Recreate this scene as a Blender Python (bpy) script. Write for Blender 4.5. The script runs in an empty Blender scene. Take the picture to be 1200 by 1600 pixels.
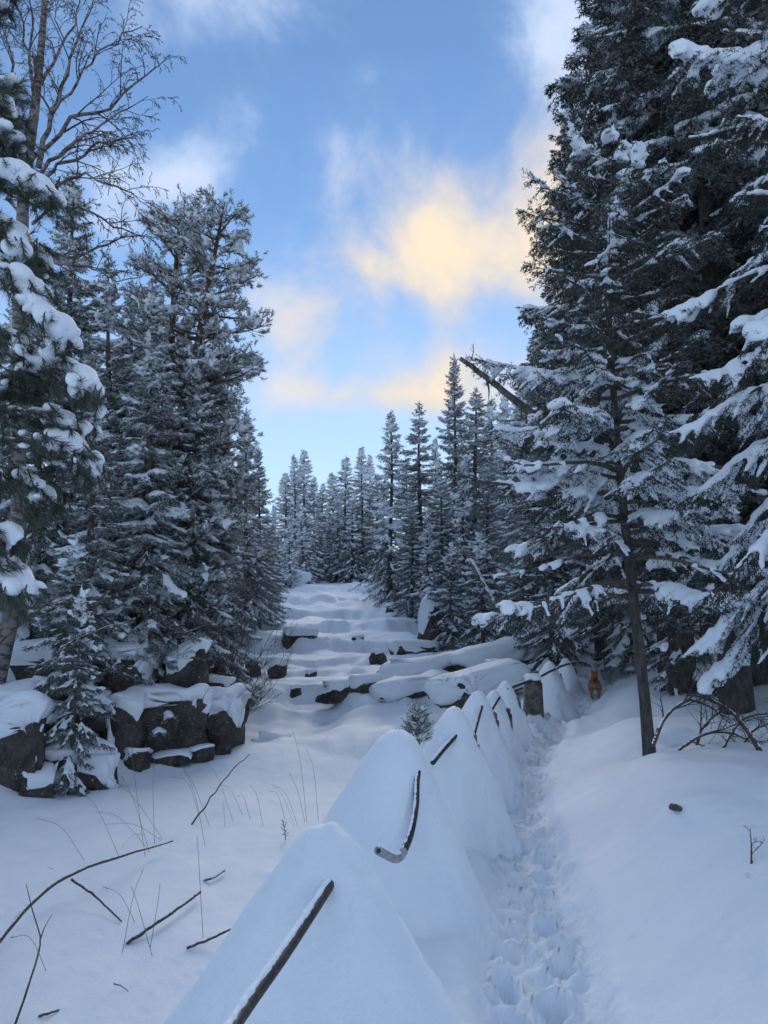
import bpy, bmesh, math, random
import numpy as np
from mathutils import Vector, Matrix

# ------------------------------------------------------------------ camera, sky, sun, exposure
scene = bpy.context.scene
COL = scene.collection
EYE = 1.7                       # eye height above the path
PITCH = math.radians(8.76)
camd = bpy.data.cameras.new('camera')
camd.sensor_fit = 'HORIZONTAL'; camd.sensor_width = 36.0; camd.lens = 36.0
camd.clip_start = 0.05; camd.clip_end = 3000.0
cam = bpy.data.objects.new('camera', camd); COL.objects.link(cam)
cam.location = (0, 0, EYE); cam.rotation_euler = (math.pi / 2 + PITCH, 0, 0)
scene.camera = cam
scene.view_settings.view_transform = 'Standard'
scene.view_settings.look = 'None'
scene.view_settings.gamma = 1.0
scene.view_settings.use_curve_mapping = False
scene.view_settings.exposure = 0.74
scene.cycles.max_bounces = 5
scene.cycles.diffuse_bounces = 4
scene.cycles.adaptive_threshold = 0.02
scene.cycles.use_denoising = True

SUN_AZ = math.radians(5.0)     # right of straight ahead, veiled by the bright cloud
SUN_EL = math.radians(27.0)


def ray(px, py):
    """direction (scaled so that y = 1) through a point of the photograph, 1200 x 1600"""
    u = (px - 600) / 1200.0; v = (800 - py) / 1200.0
    c, s = math.cos(PITCH), math.sin(PITCH)
    y = c - v * s
    return u / y, (s + v * c) / y


def at(px, py, Y):
    dx, dz = ray(px, py)
    return Vector((dx * Y, Y, EYE + dz * Y))


class NT:
    """small helper for writing node trees"""
    def __init__(self, tree):
        self.t = tree; self.n = tree.nodes; self.l = tree.links

    def node(self, kind, **kw):
        nd = self.n.new(kind)
        for k, v in kw.items():
            setattr(nd, k, v)
        return nd

    def put(self, sock, v):
        if isinstance(v, bpy.types.NodeSocket):
            self.l.new(v, sock)
        else:
            sock.default_value = v

    def math(self, op, a, b=0.0, c=0.0, clamp=False):
        nd = self.node('ShaderNodeMath', operation=op, use_clamp=clamp)
        self.put(nd.inputs[0], a); self.put(nd.inputs[1], b); self.put(nd.inputs[2], c)
        return nd.outputs[0]

    def mix(self, f, a, b, kind='MIX'):
        nd = self.node('ShaderNodeMix', data_type='RGBA', blend_type=kind)
        self.put(nd.inputs[0], f); self.put(nd.inputs[6], a); self.put(nd.inputs[7], b)
        return nd.outputs[2]

    def smooth(self, v, a, b, lo=0.0, hi=1.0):
        nd = self.node('ShaderNodeMapRange', interpolation_type='SMOOTHSTEP')
        self.put(nd.inputs[0], v)
        for i, q in enumerate((a, b, lo, hi)):
            nd.inputs[1 + i].default_value = q
        return nd.outputs[0]

    def noise(self, vec, scale, detail=4.0, rough=0.5, dist=0.0, dims='3D'):
        nd = self.node('ShaderNodeTexNoise', noise_dimensions=dims)
        if vec is not None:
            self.l.new(vec, nd.inputs['Vector'])
        nd.inputs['Scale'].default_value = scale; nd.inputs['Detail'].default_value = detail
        nd.inputs['Roughness'].default_value = rough; nd.inputs['Distortion'].default_value = dist
        return nd.outputs['Fac']


def rgb(r, g, b):
    return (r, g, b, 1.0)


def build_world():
    w = bpy.data.worlds.new('World'); scene.world = w; w.use_nodes = True
    k = NT(w.node_tree); k.n.clear()
    out = k.node('ShaderNodeOutputWorld'); bg = k.node('ShaderNodeBackground')
    k.l.new(bg.outputs[0], out.inputs[0])
    sky = k.node('ShaderNodeTexSky', sky_type='NISHITA')
    sky.sun_disc = False; sky.sun_elevation = SUN_EL; sky.sun_rotation = SUN_AZ
    sky.altitude = 300.0; sky.air_density = 1.0; sky.dust_density = 0.0; sky.ozone_density = 2.0
    tc = k.node('ShaderNodeTexCoord')
    sep = k.node('ShaderNodeSeparateXYZ'); k.l.new(tc.outputs['Generated'], sep.inputs[0])
    X, Y, Z = sep.outputs
    az = k.math('ARCTAN2', X, Y)
    el = k.math('ARCSINE', Z)
    # clouds take the colour of the low sun as they come nearer to it, most of all low in the sky
    qa = k.math('MULTIPLY', k.math('SUBTRACT', az, SUN_AZ + .12), 57.3); qe = k.math('MULTIPLY', k.math('SUBTRACT', el, SUN_EL - .07), 57.3)
    sd2 = k.math('ADD', k.math('MULTIPLY', k.math('MULTIPLY', qa, qa), 0.6), k.math('MULTIPLY', k.math('MULTIPLY', qe, qe), 1.6))
    # (the veiled sun itself stands a little left of the brightest cloud)
    near = k.smooth(sd2, 430.0, 110.0)
    n1 = k.noise(tc.outputs['Generated'], 5.5, 6.0, 0.56, 0.25)
    n2 = k.noise(tc.outputs['Generated'], 1.7, 3.0, 0.5, 0.0)
    # banks of cloud: (photo x, photo y, half-width, half-height in degrees, amount)
    bias = None
    for px, py, rx, ry, am in [(790, 385, 9.5, 4.4, .28), (625, 400, 4.4, 2.8, .19), (890, 300, 4.5, 4.5, .14),
                               (310, 290, 4.2, 2.6, .22), (190, 270, 5.5, 5.5, .17), (440, 490, 4.6, 3.4, .20), (462, 616, 3.6, 1.4, .23), (540, 550, 7.0, 4.0, .05),
                               (650, 622, 5.5, 2.0, .27), (790, 600, 5.0, 2.8, .22), (250, 10, 5.0, 3.0, .19), (880, 25, 4.0, 4.0, .24)]:
        dx, dz = ray(px, py)
        a0 = math.atan2(dx, 1.0); e0 = math.atan2(dz, math.hypot(dx, 1.0))
        qa = k.math('MULTIPLY', k.math('SUBTRACT', az, a0), 1.0 / math.radians(rx) * math.cos(e0))
        qe = k.math('MULTIPLY', k.math('SUBTRACT', el, e0), 1.0 / math.radians(ry))
        r2 = k.math('ADD', k.math('MULTIPLY', qa, qa), k.math('MULTIPLY', qe, qe))
        g = k.math('MULTIPLY', k.math('EXPONENT', k.math('MULTIPLY', r2, -0.8)), am)
        bias = g if bias is None else k.math('ADD', bias, g)
    # unseen broken cloud over the rest of the sky, thickened to brighten the snow
    rest = k.math('MULTIPLY_ADD', k.math('SUBTRACT', n2, 0.5), 0.8, 0.20)
    rest = k.math('MULTIPLY', rest, k.smooth(Y, 0.80, 0.55))
    dens = k.math('ADD', k.math('ADD', n1, bias), k.math('ADD', rest, -0.02))
    mask = k.smooth(dens, 0.52, 0.84)
    wisp = k.math('MULTIPLY', k.smooth(dens, 0.48, 0.74), 0.24)
    mask = k.math('MAXIMUM', mask, wisp)
    shade = k.smooth(dens, 0.60, 1.05)
    warm = k.mix(shade, rgb(5.4, 5.2, 5.2), rgb(7.9, 6.5, 4.5))
    cool = k.mix(shade, rgb(4.2, 5.3, 7.2), rgb(5.3, 5.8, 7.0))
    ccol = k.mix(near, cool, warm)
    base = k.mix(1.0, sky.outputs[0], rgb(0.93, 1.02, 1.09), 'MULTIPLY')
    veil = k.math('MULTIPLY', k.smooth(el, math.radians(30), math.radians(10)), 0.50)
    base = k.mix(veil, base, rgb(4.7, 5.8, 6.8))
    col = k.mix(mask, base, ccol)
    k.l.new(col, bg.inputs[0]); bg.inputs[1].default_value = 0.085


build_world()
scene.world.cycles.sampling_method = 'MANUAL'; scene.world.cycles.sample_map_resolution = 256
sund = bpy.data.lights.new('sun', 'SUN'); sund.energy = 1.15; sund.angle = math.radians(38); sund.color = (1.0, 0.97, 0.93)
sun = bpy.data.objects.new('sun', sund); COL.objects.link(sun)
_d = Vector((math.sin(SUN_AZ) * math.cos(SUN_EL), math.cos(SUN_AZ) * math.cos(SUN_EL), math.sin(SUN_EL)))
sun.rotation_euler = _d.to_track_quat('Z', 'Y').to_euler()
sun.location = _d * 60

# ------------------------------------------------------------------ materials
MAT = {}


def new_mat(name):
    m = bpy.data.materials.new(name); m.use_nodes = True
    k = NT(m.node_tree)
    b = k.n['Principled BSDF']
    MAT[name] = m
    return m, k, b


def bump(k, b, h, strength, dist):
    nd = k.node('ShaderNodeBump'); nd.inputs['Strength'].default_value = strength; nd.inputs['Distance'].default_value = dist
    k.l.new(h, nd.inputs['Height']); k.l.new(nd.outputs[0], b.inputs['Normal'])


def build_materials():
    # snow, soft and grained
    for nm, sc1, st, ds, lump in (('snow', 26.0, 0.7, 0.028, 3.0), ('snow_trodden', 16.0, 0.85, 0.03, 5.0), ('snow_load', 22.0, 0.35, 0.014, 4.0)):
        m, k, b = new_mat(nm)
        geo = k.node('ShaderNodeNewGeometry')
        a = k.noise(geo.outputs['Position'], sc1, 6.0, 0.62)
        c = k.noise(geo.outputs['Position'], lump, 3.0, 0.5)
        f = k.noise(geo.outputs['Position'], 160.0, 2.0, 0.6)
        h = k.math('ADD', k.math('MULTIPLY', a, 0.55), k.math('ADD', k.math('MULTIPLY', c, 1.2), k.math('MULTIPLY', f, 0.14)))
        k.put(b.inputs['Base Color'], k.mix(k.smooth(c, 0.3, 0.7), rgb(.79, .86, .94), rgb(.85, .90, .955)))
        b.inputs['Roughness'].default_value = 0.62
        b.inputs['Specular IOR Level'].default_value = 0.25
        bump(k, b, h, st, ds)
    # needles with frost and dusted snow (how much is stored per needle)
    for nm, d0, d1 in (('spruce_needles', (.028, .040, .030), (.055, .066, .048)), ('pine_needles', (.036, .054, .038), (.075, .092, .066)),
                       ('dark_needles', (.020, .028, .024), (.040, .048, .038))):
        m, k, b = new_mat(nm)
        at_ = k.node('ShaderNodeAttribute', attribute_name='frost')
        geo = k.node('ShaderNodeNewGeometry')
        n = k.noise(geo.outputs['Position'], 2.2, 3.0)
        g = k.mix(k.smooth(n, 0.35, 0.65), rgb(*d0), rgb(*d1))
        k.put(b.inputs['Base Color'], k.mix(at_.outputs['Fac'], g, rgb(.80, .83, .87)))
        b.inputs['Roughness'].default_value = 0.75
        b.inputs['Specular IOR Level'].default_value = 0.15
    for nm, c0, c1, s in (('spruce_bark', (.055, .045, .040), (.15, .125, .11), 14.0), ('pine_bark', (.06, .040, .030), (.16, .095, .065), 10.0),
                          ('dead_wood', (.045, .034, .028), (.13, .10, .08), 22.0), ('twig_bark', (.060, .042, .036), (.12, .085, .07), 30.0),
                          ('dark_bark', (.036, .033, .031), (.105, .095, .086), 16.0), ('log_bark', (.09, .08, .07), (.26, .24, .21), 9.0)):
        m, k, b = new_mat(nm)
        tc = k.node('ShaderNodeNewGeometry')
        mp = k.node('ShaderNodeMapping'); mp.inputs['Scale'].default_value = (1, 1, .35)
        k.l.new(tc.outputs['Position'], mp.inputs[0])
        n = k.noise(mp.outputs[0], s, 6.0, 0.65, 0.4)
        k.put(b.inputs['Base Color'], k.mix(k.smooth(n, 0.35, 0.68), rgb(*c0), rgb(*c1)))
        b.inputs['Roughness'].default_value = 0.85
        bump(k, b, n, 0.8, 0.02)
    m, k, b = new_mat('birch_bark')
    geo = k.node('ShaderNodeNewGeometry')
    mp = k.node('ShaderNodeMapping'); mp.inputs['Scale'].default_value = (3, 3, 9)
    k.l.new(geo.outputs['Position'], mp.inputs[0])
    n = k.noise(mp.outputs[0], 1.4, 5.0, 0.6)
    k.put(b.inputs['Base Color'], k.mix(k.smooth(n, 0.40, 0.55), rgb(.045, .04, .038), rgb(.20, .185, .175)))
    b.inputs['Roughness'].default_value = 0.8
    # rock: grey brown, lichen and frost specks
    m, k, b = new_mat('rock')
    geo = k.node('ShaderNodeNewGeometry')
    n = k.noise(geo.outputs['Position'], 2.3, 8.0, 0.65, 0.3)
    n2 = k.noise(geo.outputs['Position'], 11.0, 6.0, 0.7, 0.2)
    n3 = k.noise(geo.outputs['Position'], 34.0, 4.0, 0.6)
    c = k.mix(k.smooth(n, 0.32, 0.68), rgb(.044, .040, .037), rgb(.155, .132, .110))
    c = k.mix(k.math('MULTIPLY', k.smooth(n2, 0.52, 0.72), 0.55), c, rgb(.27, .245, .21))
    c = k.mix(k.math('MULTIPLY', k.smooth(n2, 0.44, 0.30), 0.6), c, rgb(.035, .034, .030))
    sp = k.math('MULTIPLY', k.smooth(n3, 0.60, 0.68), k.smooth(n2, 0.49, 0.60))
    c = k.mix(sp, c, rgb(.78, .80, .84))
    k.put(b.inputs['Base Color'], c); b.inputs['Roughness'].default_value = 0.82
    bump(k, b, k.math('ADD', k.math('ADD', n2, k.math('MULTIPLY', n3, 0.35)), k.math('MULTIPLY', n, 1.2)), 1.0, 0.13)
    m, k, b = new_mat('post_stone')
    geo = k.node('ShaderNodeNewGeometry')
    n = k.noise(geo.outputs['Position'], 9.0, 7.0, 0.7)
    k.put(b.inputs['Base Color'], k.mix(k.smooth(n, 0.35, 0.65), rgb(.05, .045, .04), rgb(.17, .15, .13)))
    b.inputs['Roughness'].default_value = 0.85; bump(k, b, n, 0.8, 0.03)
    m, k, b = new_mat('rail_iron')
    geo = k.node('ShaderNodeNewGeometry')
    n = k.noise(geo.outputs['Position'], 30.0, 5.0, 0.6)
    k.put(b.inputs['Base Color'], k.mix(k.smooth(n, 0.4, 0.7), rgb(.030, .030, .033), rgb(.085, .07, .06)))
    b.inputs['Roughness'].default_value = 0.55; b.inputs['Metallic'].default_value = 0.4
    m, k, b = new_mat('pipe_grey')
    geo = k.node('ShaderNodeNewGeometry')
    n = k.noise(geo.outputs['Position'], 40.0, 5.0, 0.6)
    k.put(b.inputs['Base Color'], k.mix(k.smooth(n, 0.35, 0.7), rgb(.24, .25, .26), rgb(.40, .41, .42)))
    b.inputs['Roughness'].default_value = 0.5
    m, k, b = new_mat('pipe_shade_disc')
    b.inputs['Base Color'].default_value = rgb(.01, .01, .01); b.inputs['Roughness'].default_value = 0.9  # near-black colour standing in for the shade inside the pipe end
    m, k, b = new_mat('straw')
    geo = k.node('ShaderNodeNewGeometry')
    n = k.noise(geo.outputs['Position'], 20.0, 3.0)
    k.put(b.inputs['Base Color'], k.mix(n, rgb(.09, .065, .045), rgb(.22, .17, .12))); b.inputs['Roughness'].default_value = 0.8
    m, k, b = new_mat('moss')
    geo = k.node('ShaderNodeNewGeometry')
    n = k.noise(geo.outputs['Position'], 25.0, 5.0)
    k.put(b.inputs['Base Color'], k.mix(n, rgb(.035, .032, .02), rgb(.10, .085, .05))); b.inputs['Roughness'].default_value = 0.9
    # dog coat: rust red, darker saddle, pale buff breeches (kept in the coat itself by a stored value)
    m, k, b = new_mat('dog_coat')
    at_ = k.node('ShaderNodeAttribute', attribute_name='coat')
    geo = k.node('ShaderNodeNewGeometry')
    n = k.noise(geo.outputs['Position'], 40.0, 4.0)
    c = k.mix(k.smooth(at_.outputs['Fac'], 0.30, 0.60), rgb(.33, .19, .115), rgb(.30, .108, .048))
    c = k.mix(k.smooth(at_.outputs['Fac'], 0.72, 0.95), c, rgb(.055, .022, .014))
    k.put(b.inputs['Base Color'], k.mix(k.smooth(n, .3, .8, 0, .35), c, rgb(.04, .02, .012))); b.inputs['Roughness'].default_value = 0.9
    bump(k, b, n, 0.6, 0.02)


build_materials()

# ------------------------------------------------------------------ helpers: scene objects
def put_in(o, parent=None):
    COL.objects.link(o)
    if parent is not None:
        o.parent = parent
    return o


def tag(o, label=None, cat=None, group=None, kind=None):
    if label: o['label'] = label
    if cat: o['category'] = cat
    if group: o['group'] = group
    if kind: o['kind'] = kind
    return o


def empty(name, loc, rz=0.0, s=1.0):
    o = bpy.data.objects.new(name, None); COL.objects.link(o)
    o.empty_display_size = 0.3
    o.location = loc; o.rotation_euler = (0, 0, rz); o.scale = (s, s, s)
    return o


def make_mesh(name, V, tris=None, quads=None, smooth=True, mats=(), frost=None, attr='frost', normals=None):
    V = np.ascontiguousarray(V, dtype=np.float32).reshape(-1, 3)
    nt = 0 if tris is None else len(tris); nq = 0 if quads is None else len(quads)
    me = bpy.data.meshes.new(name)
    me.vertices.add(len(V)); me.vertices.foreach_set('co', V.ravel())
    L = []
    if nt: L.append(np.asarray(tris, dtype=np.int32).ravel())
    if nq: L.append(np.asarray(quads, dtype=np.int32).ravel())
    L = np.concatenate(L)
    me.loops.add(len(L)); me.loops.foreach_set('vertex_index', L)
    st = np.concatenate([np.arange(nt, dtype=np.int32) * 3, nt * 3 + np.arange(nq, dtype=np.int32) * 4])
    me.polygons.add(nt + nq); me.polygons.foreach_set('loop_start', st)
    me.polygons.foreach_set('use_smooth', np.full(nt + nq, smooth, dtype=bool))
    if frost is not None:
        at_ = me.attributes.new(attr, 'FLOAT', 'POINT')
        at_.data.foreach_set('value', np.ascontiguousarray(frost, dtype=np.float32))
    me.update(calc_edges=True)
    for m in mats:
        me.materials.append(MAT[m])
    if normals is not None:
        me.normals_split_custom_set_from_vertices(np.asarray(normals, dtype=np.float32))
    return me


def mesh_obj(name, me, parent=None, world=False):
    """links me as one object; world=True: its vertices are in world coordinates although it has a parent"""
    o = bpy.data.objects.new(name, me); COL.objects.link(o)
    if parent is not None:
        o.parent = parent
        if world:
            p = parent; off = Vector((0, 0, 0))
            while p is not None:
                off += p.location
                if p.parent is not None: off += p.matrix_parent_inverse.translation
                p = p.parent
            o.matrix_parent_inverse = Matrix.Translation(-off)
    return o


class Buf:
    """collects vertices, triangles and quads"""
    def __init__(self):
        self.V = []; self.T = []; self.Q = []; self.F = []; self.n = 0

    def add(self, V, T=None, Q=None, F=None):
        V = np.asarray(V, dtype=np.float64).reshape(-1, 3)
        if T is not None and len(T): self.T.append(np.asarray(T).reshape(-1, 3) + self.n)
        if Q is not None and len(Q): self.Q.append(np.asarray(Q).reshape(-1, 4) + self.n)
        self.V.append(V); self.n += len(V)
        self.F.append(np.zeros(len(V)) if F is None else np.asarray(F, dtype=np.float64).ravel())

    def mesh(self, name, mats, smooth=True, frost=False, attr='frost'):
        V = np.concatenate(self.V)
        T = np.concatenate(self.T) if self.T else None
        Q = np.concatenate(self.Q) if self.Q else None
        return make_mesh(name, V, T, Q, smooth, mats, np.concatenate(self.F) if frost else None, attr)

    def tube(self, P, R, sides=6, caps=True):
        """tapered tube along points P with radii R"""
        P = np.asarray(P, dtype=np.float64); R = np.asarray(R, dtype=np.float64)
        n = len(P)
        D = np.gradient(P, axis=0); D /= np.linalg.norm(D, axis=1)[:, None] + 1e-12
        ref = np.array([0, 0, 1.0]) if abs(D[:, 2]).mean() < 0.8 else np.array([1.0, 0, 0])
        S = np.cross(D, ref); S /= np.linalg.norm(S, axis=1)[:, None] + 1e-12
        U = np.cross(S, D)
        a = np.arange(sides) * 2 * math.pi / sides
        V = P[:, None] + R[:, None, None] * (np.cos(a)[None, :, None] * S[:, None] + np.sin(a)[None, :, None] * U[:, None])
        i = np.arange(n - 1)[:, None] * sides; j = np.arange(sides)[None]; j2 = (j + 1) % sides
        Q = np.stack([i + j, i + j2, i + sides + j2, i + sides + j], -1).reshape(-1, 4)
        V = V.reshape(-1, 3); T = None
        if caps:
            V = np.vstack([V, P[0], P[-1]])
            jj = np.arange(sides); a0 = n * sides
            T = np.vstack([np.stack([np.full(sides, a0), (jj + 1) % sides, jj], -1),
                           np.stack([np.full(sides, a0 + 1), (n - 1) * sides + jj, (n - 1) * sides + (jj + 1) % sides], -1)])
        self.add(V, T, Q)


def ico(level):
    bm = bmesh.new(); bmesh.ops.create_icosphere(bm, subdivisions=level, radius=1.0)
    V = np.array([v.co[:] for v in bm.verts]); T = np.array([[v.index for v in f.verts] for f in bm.faces])
    bm.free(); return V, T


ICO = {q: ico(q) for q in (1, 2, 3, 4, 5)}


def unit(a):
    return a / (np.linalg.norm(a, axis=-1, keepdims=True) + 1e-12)


def blobs(buf, C, A, ra, rs, ru, level=1):
    """ellipsoids at C, long axis A (unit), half-sizes ra (along), rs (sideways), ru (up)"""
    C = np.asarray(C, float); A = unit(np.asarray(A, float)); n = len(C)
    up = np.tile([0, 0, 1.0], (n, 1)); up[np.abs(A[:, 2]) > 0.95] = [1.0, 0, 0]
    S = unit(np.cross(A, up)); U = np.cross(S, A)
    bv, bt = ICO[level]
    V = C[:, None] + bv[None, :, 0, None] * (A * np.asarray(ra)[:, None])[:, None] + bv[None, :, 1, None] * (S * np.asarray(rs)[:, None])[:, None] \
        + bv[None, :, 2, None] * (U * np.asarray(ru)[:, None])[:, None]
    T = bt[None] + (np.arange(n) * len(bv))[:, None, None]
    buf.add(V.reshape(-1, 3), T.reshape(-1, 3))


def fuse(buf, name, voxel, mats, smooth_it=0):
    """melts overlapping shapes into one skin"""
    me = buf.mesh('fuse_source', [])
    o = bpy.data.objects.new('fuse_source', me); COL.objects.link(o)
    md = o.modifiers.new('r', 'REMESH'); md.mode = 'VOXEL'; md.voxel_size = voxel; md.use_smooth_shade = True
    if smooth_it:
        s = o.modifiers.new('s', 'SMOOTH'); s.iterations = smooth_it; s.factor = 0.5
    dg = bpy.context.evaluated_depsgraph_get()
    out = bpy.data.meshes.new_from_object(o.evaluated_get(dg), depsgraph=dg)
    bpy.data.objects.remove(o); bpy.data.meshes.remove(me)
    out.name = name
    out.materials.clear()
    for m in mats: out.materials.append(MAT[m])
    return out


# ------------------------------------------------------------------ noise on arrays
def _hash(ix, iy, seed):
    h = (ix.astype(np.int64) * 374761393 + iy.astype(np.int64) * 668265263 + seed * 974634777) & 0x7fffffff
    h = ((h ^ (h >> 13)) * 1274126177) & 0x7fffffff
    return ((h ^ (h >> 16)) & 0xffff) / 65535.0


def vnoise(x, y, seed=0):
    x = np.asarray(x, float); y = np.asarray(y, float)
    ix = np.floor(x); iy = np.floor(y); fx = x - ix; fy = y - iy
    fx = fx * fx * fx * (fx * (fx * 6 - 15) + 10); fy = fy * fy * fy * (fy * (fy * 6 - 15) + 10)
    a = _hash(ix, iy, seed); b = _hash(ix + 1, iy, seed); c = _hash(ix, iy + 1, seed); d = _hash(ix + 1, iy + 1, seed)
    return (a * (1 - fx) + b * fx) * (1 - fy) + (c * (1 - fx) + d * fx) * fy - 0.5


def fbm(x, y, seed=0, octaves=4, gain=0.5):
    s = 0; a = 1.0; f = 1.0
    for o in range(octaves):
        s = s + a * vnoise(x * f + 17.3 * o, y * f - 9.1 * o, seed + o); a *= gain; f *= 2.03
    return s


def sstep(a, b, x):
    t = np.clip((np.asarray(x, float) - a) / (b - a), 0, 1); return t * t * (3 - 2 * t)


def smax(a, b, k):
    h = np.clip(0.5 + 0.5 * (a - b) / k, 0, 1); return b * (1 - h) + a * h + k * h * (1 - h)
# ------------------------------------------------------------------ the lie of the land
def path_z(y):
    return np.interp(y, [-30, 0, 8, 12, 17, 24, 35, 60, 120, 400], [-.3, 0, 0, .12, .43, 1.0, 2.0, 4.6, 12, 50])


def _path_nodes():
    ys = [-30.0, 0.0, 2.0]; xs = [0.6, 0.68, 0.74]
    for px, py in [(848, 1600), (834, 1400), (812, 1260), (822, 1185), (862, 1125), (905, 1092), (938, 1070)]:
        dx, dz = ray(px, py); yy = np.linspace(2, 40, 8000)
        i = np.argmin(np.abs(EYE + dz * yy - path_z(yy))); ys.append(yy[i]); xs.append(dx * yy[i])
    ys += [24.0, 30.0, 45.0, 400.0]; xs += [xs[-1] + 2.0, xs[-1] + 3.4, xs[-1] + 4.5, xs[-1] + 10]
    return ys, xs


PATH_Y, PATH_X = _path_nodes()


def path_x(y):
    f = lambda q: np.interp(q, PATH_Y, PATH_X)
    return (f(y - .6) + f(y - .3) + f(y) + f(y + .3) + f(y + .6)) / 5


# fence posts: (photo x, photo y of the top of its snow, distance, steepness, roundness, stretch along the fence)
POSTS = [(508, 1284, 3.0, 1.66, .13, 1.0), (622, 1139, 5.2, 1.9, .22, 1.0), (709, 1103, 7.2, 1.85, .13, 1.05), (747, 1078, 8.9, 2.1, .12, 1.05), (772, 1077, 10.5, 2.2, .09, 1.0),
         (789, 1063, 11.9, 2.1, .09, 1.0), (831, 1053, 13.3, 0, 0, 1), (859, 1032, 15.2, 1.9, .12, 1.0), (884, 1026, 17.2, 1.9, .10, 1.0), (915, 1018, 19.4, 2.1, .22, 1.0), (953, 1026, 21.5, 2.2, .10, 1.0)]
POST_P = [at(p[0], p[1], p[2]) for p in POSTS]
FENCE_Y = [-30.0, 0.0] + [p.y for p in POST_P] + [26, 40, 400]
FENCE_X = [-.9, -.75] + [p.x for p in POST_P] + [POST_P[-1].x + 1.6, POST_P[-1].x + 4, POST_P[-1].x + 12]


def fence_x(y):
    return np.interp(y, FENCE_Y, FENCE_X)


STREAM_S = [-30, 5, 12, 15.5, 17.5, 19.1, 19.5, 22.0, 22.3, 25.2, 25.5, 28.4, 28.9, 32.6, 33.0, 36.8, 37.2, 41.8, 42.2, 46.7, 47.1, 52, 56, 65, 120, 400]
STREAM_Z = [-1.0, -.95, -.9, -.82, -.40, -.08, .20, .26, .48, .55, .78, .84, 1.38, 1.58, 2.04, 2.20, 2.64, 3.05, 3.42, 3.90, 4.22, 4.75, 4.9, 5.6, 12, 50]


def stream_z(s):
    o = 0
    for d in (-.16, -.08, 0, .08, .16):
        o = o + np.interp(s + d, STREAM_S, STREAM_Z)
    return o / 5


def left_foot(y):
    return np.interp(y, [-30, 8, 12.4, 14.5, 17.2, 20, 24, 30, 40, 52, 65, 400], [-7, -6.6, -6.2, -4.75, -3.25, -3.5, -4.3, -4.9, -6.0, -7.4, -9, -30])


def right_foot(y):
    f = np.interp(y, [14, 17, 20, 24, 30, 38, 52, 65, 400], [.6, .5, .6, 1.5, 1.4, .2, -.6, -1.5, -5])
    return np.where(y < 14, fence_x(y) - .9, f * sstep(14, 16, y) + (fence_x(y) - .9) * (1 - sstep(14, 16, y)))


TREE_WELLS = []      # (x, y, radius, depth), filled before the ground is made


def land(x, y, cones=True):
    x = np.asarray(x, float); y = np.asarray(y, float)
    zp = path_z(y); xp = path_x(y); xf = fence_x(y)
    warp = fbm(x * .55, y * .3, 3, 3) * 2.2 + fbm(x * 1.4 + 3, y * .5, 13, 2) * .8
    zs = stream_z(y + warp + .10 * (x + 2)) + sstep(16.5, 19, y) * (fbm(x * .9, y * .8, 71, 3) * .20 + np.abs(fbm(x * .35 + 5, y * 1.1, 75, 2)) * .25)
    # stream bed / lower snowfield, sloping slightly
    low = zs + np.where(y < 17, .05 * np.clip(-x - 2, -2, 6) * sstep(17, 10, y), 0) + .22 * np.exp(-((y - 15.6) / 1.1) ** 2) * sstep(-4.6, -2.5, x)
    # left bank
    dl = left_foot(y) - x
    steep = sstep(18.5, 15.5, y)
    rise = (2.0 * sstep(0, 1.7, dl) + .10 * np.clip(dl - 1.2, 0, 60)) * steep + (1 - steep) * (1.1 * sstep(-.3, 2.4, dl) + .16 * np.clip(dl - 1.5, 0, 60))
    low = low + rise + .16 * np.clip(dl - 8, 0, 120) * sstep(60, 20, dl) 
    # terrace with the path
    ter = zp + .05 * np.exp(-((x - xf) / .5) ** 2)
    dr = x - xp
    bank = .48 * sstep(.30, 1.55, dr) * sstep(13, 8, y) * sstep(-1, 3, y) + .32 * sstep(.3, 1.5, dr) * sstep(8, 12, y)
    bank = bank - .22 * sstep(2.2, 4.0, dr) * np.exp(-((y - 10.3) / 1.6) ** 2) + .05 * np.clip(dr - 1.5, 0, 200) + .22 * np.clip(dr - 14, 0, 120)
    ter = ter + bank
    edge = xf + .25
    wid = 1.3
    t = sstep(0, 1, (x - (edge - wid)) / wid)
    tb = sstep(13, 18, y)
    edge2 = right_foot(y)
    t2 = sstep(edge2 - .2, edge2 + 3.0, x)
    t = t * (1 - tb) + t2 * tb
    z = low * (1 - t) + ter * t
    # drifts and wind-laid ripples
    z = z + .13 * fbm(x * .45, y * .45, 11, 3) + .035 * fbm(x * 1.7, y * 1.2, 23, 3) + .012 * fbm(x * 1.2 + y * .8, y * 5.0 - x * 2.0, 31, 2) * sstep(1, -1.5, x)
    far = sstep(24, 40, y)
    z = z + far * .5 * fbm(x * .12, y * .12, 41, 3) * np.clip(np.abs(x + 3) - 4, 0, 6) / 6
    # mound on the right bank and the hollow beside it
    z = z + .16 * np.exp(-(((x - 2.75) / .9) ** 2 + ((y - 6.5) / .9) ** 2)) + .09 * np.exp(-(((x - 2.15) / .25) ** 2 + ((y - 5.75) / .3) ** 2))
    # snow banked against the foot of the rocks and round the one bare post
    z = z + .26 * np.exp(-((dl + .35) / .55) ** 2) * sstep(18, 15, y) * sstep(9, 12, y) * (1 + 1.2 * vnoise(x * 1.1, y * 1.1, 91))
    z = z + .30 * np.exp(-(((x - POST_P[6].x) / .55) ** 2 + ((y - POST_P[6].y) / .6) ** 2))
    for wx, wy, wr, wd in TREE_WELLS:
        z = z - wd * np.exp(-(((x - wx) / wr) ** 2 + ((y - wy) / wr) ** 2))
    # trodden trench
    tr = np.exp(-(np.abs(dr) / (.33 + .09 * vnoise(y * 2.5, y * 0, 5))) ** 7) * sstep(30, 22, y)
    z = z - .17 * tr
    if not cones:
        return z
    return add_cones(x, y, z)[0]


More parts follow.
